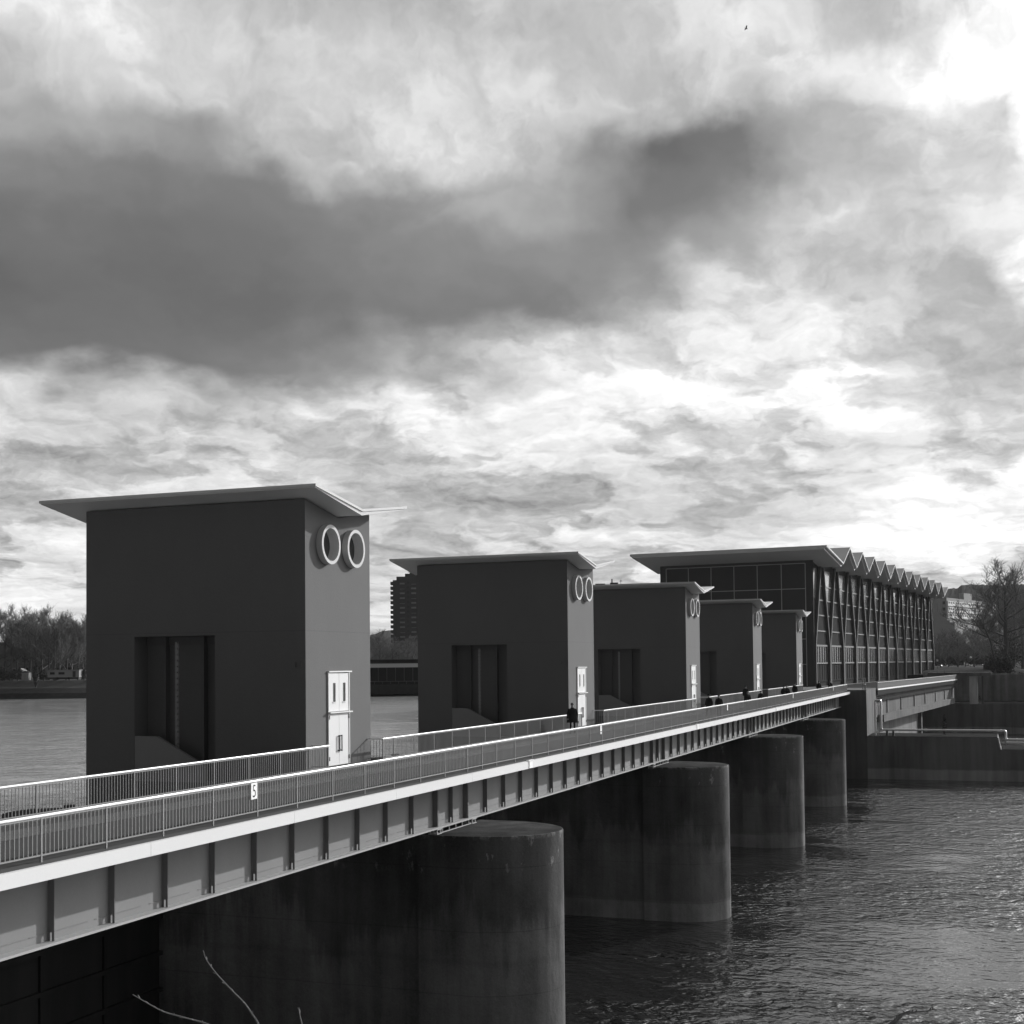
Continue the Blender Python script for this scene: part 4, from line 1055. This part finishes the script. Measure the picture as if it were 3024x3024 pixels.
def person(key, loc, rz_, hgt, label, stride=.22, armL=.12, armR=-.1, coat_len=.62, flare=1.0, cap=True):
    if key not in PB:
        me = skin_body(stride, armL, armR); me.name = 'person'; me.materials.clear(); me.materials.append(M_CLOTH); me.materials.append(M_SKIN)
        for p in me.polygons:
            p.use_smooth = True
            c = p.center
            if c.z > 1.5 or (c.z < .88 and abs(c.x) > .19 and c.z > .7): p.material_index = 1
        body = bpy.data.objects.new('person', me); COL.objects.link(body)
        mb = MB(); n = 16
        rings = [(1.47, .085, .08), (1.43, .17, .11), (1.36, .225, .15), (1.2, .235, .165), (1.0, .225*flare, .17*flare), (.85, .25*flare, .20*flare), (coat_len, .27*flare, .23*flare)]
        for z, rx, ry in rings:
            for j in range(n):
                a = 2*math.pi*j/n; mb.v.append((rx*math.cos(a), ry*math.sin(a)+.01, z+.01*math.sin(3*a)))
        for r in range(len(rings)-1):
            for j in range(n): mb.f.append([r*n+j, r*n+(j+1) % n, (r+1)*n+(j+1) % n, (r+1)*n+j]); mb.mi.append(0)
        for sx, ar in ((-1, armL), (1, armR)):
            mb.tube([(sx*.17, .02, 1.40), (sx*.26, .02-ar*.3, 1.14), (sx*.25, -ar-.02, .90)], [.085, .068, .058], 10)
        mb.build('coat', M_COAT, body, True)
        mb = MB(); n = 14
        for z, r in ((1.655, .098), (1.70, .102), (1.75, .085), (1.78, .045)):
            for j in range(n):
                a = 2*math.pi*j/n; mb.v.append((r*math.cos(a), r*1.12*math.sin(a)-.01, z))
        for r in range(3):
            for j in range(n): mb.f.append([r*n+j, r*n+(j+1) % n, (r+1)*n+(j+1) % n, (r+1)*n+j]); mb.mi.append(0)
        mb.f.append([3*n+j for j in range(n)]); mb.mi.append(0)
        mb.build('cap' if cap else 'hair', M_CAP if cap else M_CLOTH, body, True)
        PB[key] = body; o = body
    else: o = copy_tree(PB[key])
    k = hgt/1.78; o.location = loc; o.rotation_euler = (0, 0, rz_); o.scale = (k, k, k)
    return tag(o, label, 'person', 'people walking on the bridge')
DK = DECK-.055
person('a', (-23.3, 73.57, DK), R_(12), 1.82, 'person in a long dark coat and grey cap walking past the second tower door', .20, .22, -.05, .66, 1.25)
person('b', (-20.6, 99.33, DK), R_(-20), 1.70, 'person in dark jacket, left one of the pair below the third tower', .18, .1, -.1, .75, 1.15, False)
person('b', (-19.9, 99.65, DK), R_(10), 1.66, 'person in dark jacket, right one of the pair below the third tower', cap=False)
person('b', (-23.7, 132.29, DK), R_(170), 1.76, 'person in dark clothes standing behind a companion, left of the fourth tower door', cap=False)
person('a', (-20.0, 112.59, DK), R_(15), 1.60, 'person in dark coat stooping forward left of the fourth tower door')
person('b', (-20.0, 119.11, DK), R_(-8), 1.55, 'short person in dark jacket right of the fourth tower door', cap=False)
person('b', (-20.3, 134.82, DK), R_(5), 1.70, 'person in dark jacket, left one of three below the fifth tower', cap=False)
person('a', (-20.0, 134.95, DK), R_(-15), 1.72, 'person in dark coat, middle one of three below the fifth tower')
person('b', (-21.2, 148.91, DK), R_(165), 1.73, 'person in dark jacket, right one of three below the fifth tower door', cap=False)
person('b', (-20.4, 163.47, DK), R_(0), 1.76, 'person in dark jacket at the foot of the hall corner', cap=False)
person('a', (-20.0, 171.85, DK), R_(20), 1.66, 'farthest person, dark clothed, close to the abutment block')

# ------------------------------------------------------------------ bird
p = at(2204, 84, 70)
mb = MB(); mb.tube([(-.16, 0, 0), (-.10, 0, .01), (0, 0, .01), (.12, 0, 0), (.22, 0, -.005)], [.012, .045, .055, .035, .006], 8)
for s in (-1, 1):
    mb.add([(-.05, s*.03, .02), (.07, s*.03, .02), (.12, s*.26, .12), (.04, s*.30, .13), (.10, s*.42, .06), (.16, s*.20, .06), (-.05, s*.03, .005), (.07, s*.03, .005)], [(0, 1, 2, 3), (3, 2, 4), (1, 5, 2), (6, 7, 1, 0)])
bd = mb.build('bird', M_BIRD, None, True); bd.location = p; bd.rotation_euler = (R_(35), R_(-28), R_(200)); bd.scale = (.5, .4, .5)
tag(bd, 'small dark bird flying high in the bright sky', 'bird')

# ------------------------------------------------------------------ twigs in front of the camera
def shrub(name, label, twigs, m, d, thick=.0028):
    base = at(twigs[0][-1][0], 3300, d); base.z = 13.9-(base.y-1.4)*1.02
    root = empty(name, base, 0, label, 'shrub')
    for tw in twigs:
        pts = [at(x, y, d) for x, y in tw]
        q = pts[-1]; q2 = q+(q-pts[-2]).normalized()*.12+Vector((0, 0, -.18)); pts += [q2, q2.lerp(base, .45)+Vector((0, 0, .05)), base]
        P = []
        for i in range(len(pts)-1):                 # smooth the stem
            p0, p1, p2, p3 = pts[max(i-1, 0)], pts[i], pts[i+1], pts[min(i+2, len(pts)-1)]
            for k in range(6):
                t = k/6; P.append(.5*((2*p1)+(p2-p0)*t+(2*p0-5*p1+4*p2-p3)*t*t+(3*p1-p0-3*p2+p3)*t**3))
        P.append(pts[-1]); n = len(P)
        mb = MB(); mb.tube([v-base for v in P], [.0011+thick*(i/n)**.8 for i in range(n)], 6)
        rb_ = random.Random(n)
        for i in range(3, n-8, 3):
            d_ = (P[i-1]-P[i]).normalized(); sd2 = Vector((rb_.uniform(-1, 1), rb_.uniform(-1, 1), rb_.uniform(-.3, 1))).normalized()
            c0 = P[i]-base; c1 = c0+(d_*.7+sd2*.7)*.012; mb.tube([c0, c0.lerp(c1, .5), c1], [.0016, .0022, .0005], 5)
        mb.build('stem', m, root, True)
    return root
shrub('willow_shrub', 'thin pale leafless shoots rising at the bottom left edge', [
    [(601, 2808), (610, 2835), (640, 2876), (690, 2930), (722, 2962), (745, 2995), (763, 3024), (780, 3075), (800, 3170)],
    [(392, 2937), (440, 2965), (485, 2988), (545, 3005), (600, 3020), (680, 3052), (760, 3105), (800, 3190)],
    [(883, 2975), (885, 2995), (892, 3024), (900, 3060), (910, 3170)]], M_WILLOW, 4.2)
shrub('bare_shrub', 'dark crooked twig at the bottom right over the water', [
    [(2760, 2979), (2745, 2984), (2720, 2987), (2690, 2990), (2672, 2992), (2655, 3000), (2642, 3014), (2625, 3028), (2596, 3062), (2570, 3160)],
    [(2673, 2988), (2671, 2994), (2660, 3003), (2640, 3026), (2612, 3064), (2575, 3165)]], M_BARK, 3.6, .0045)
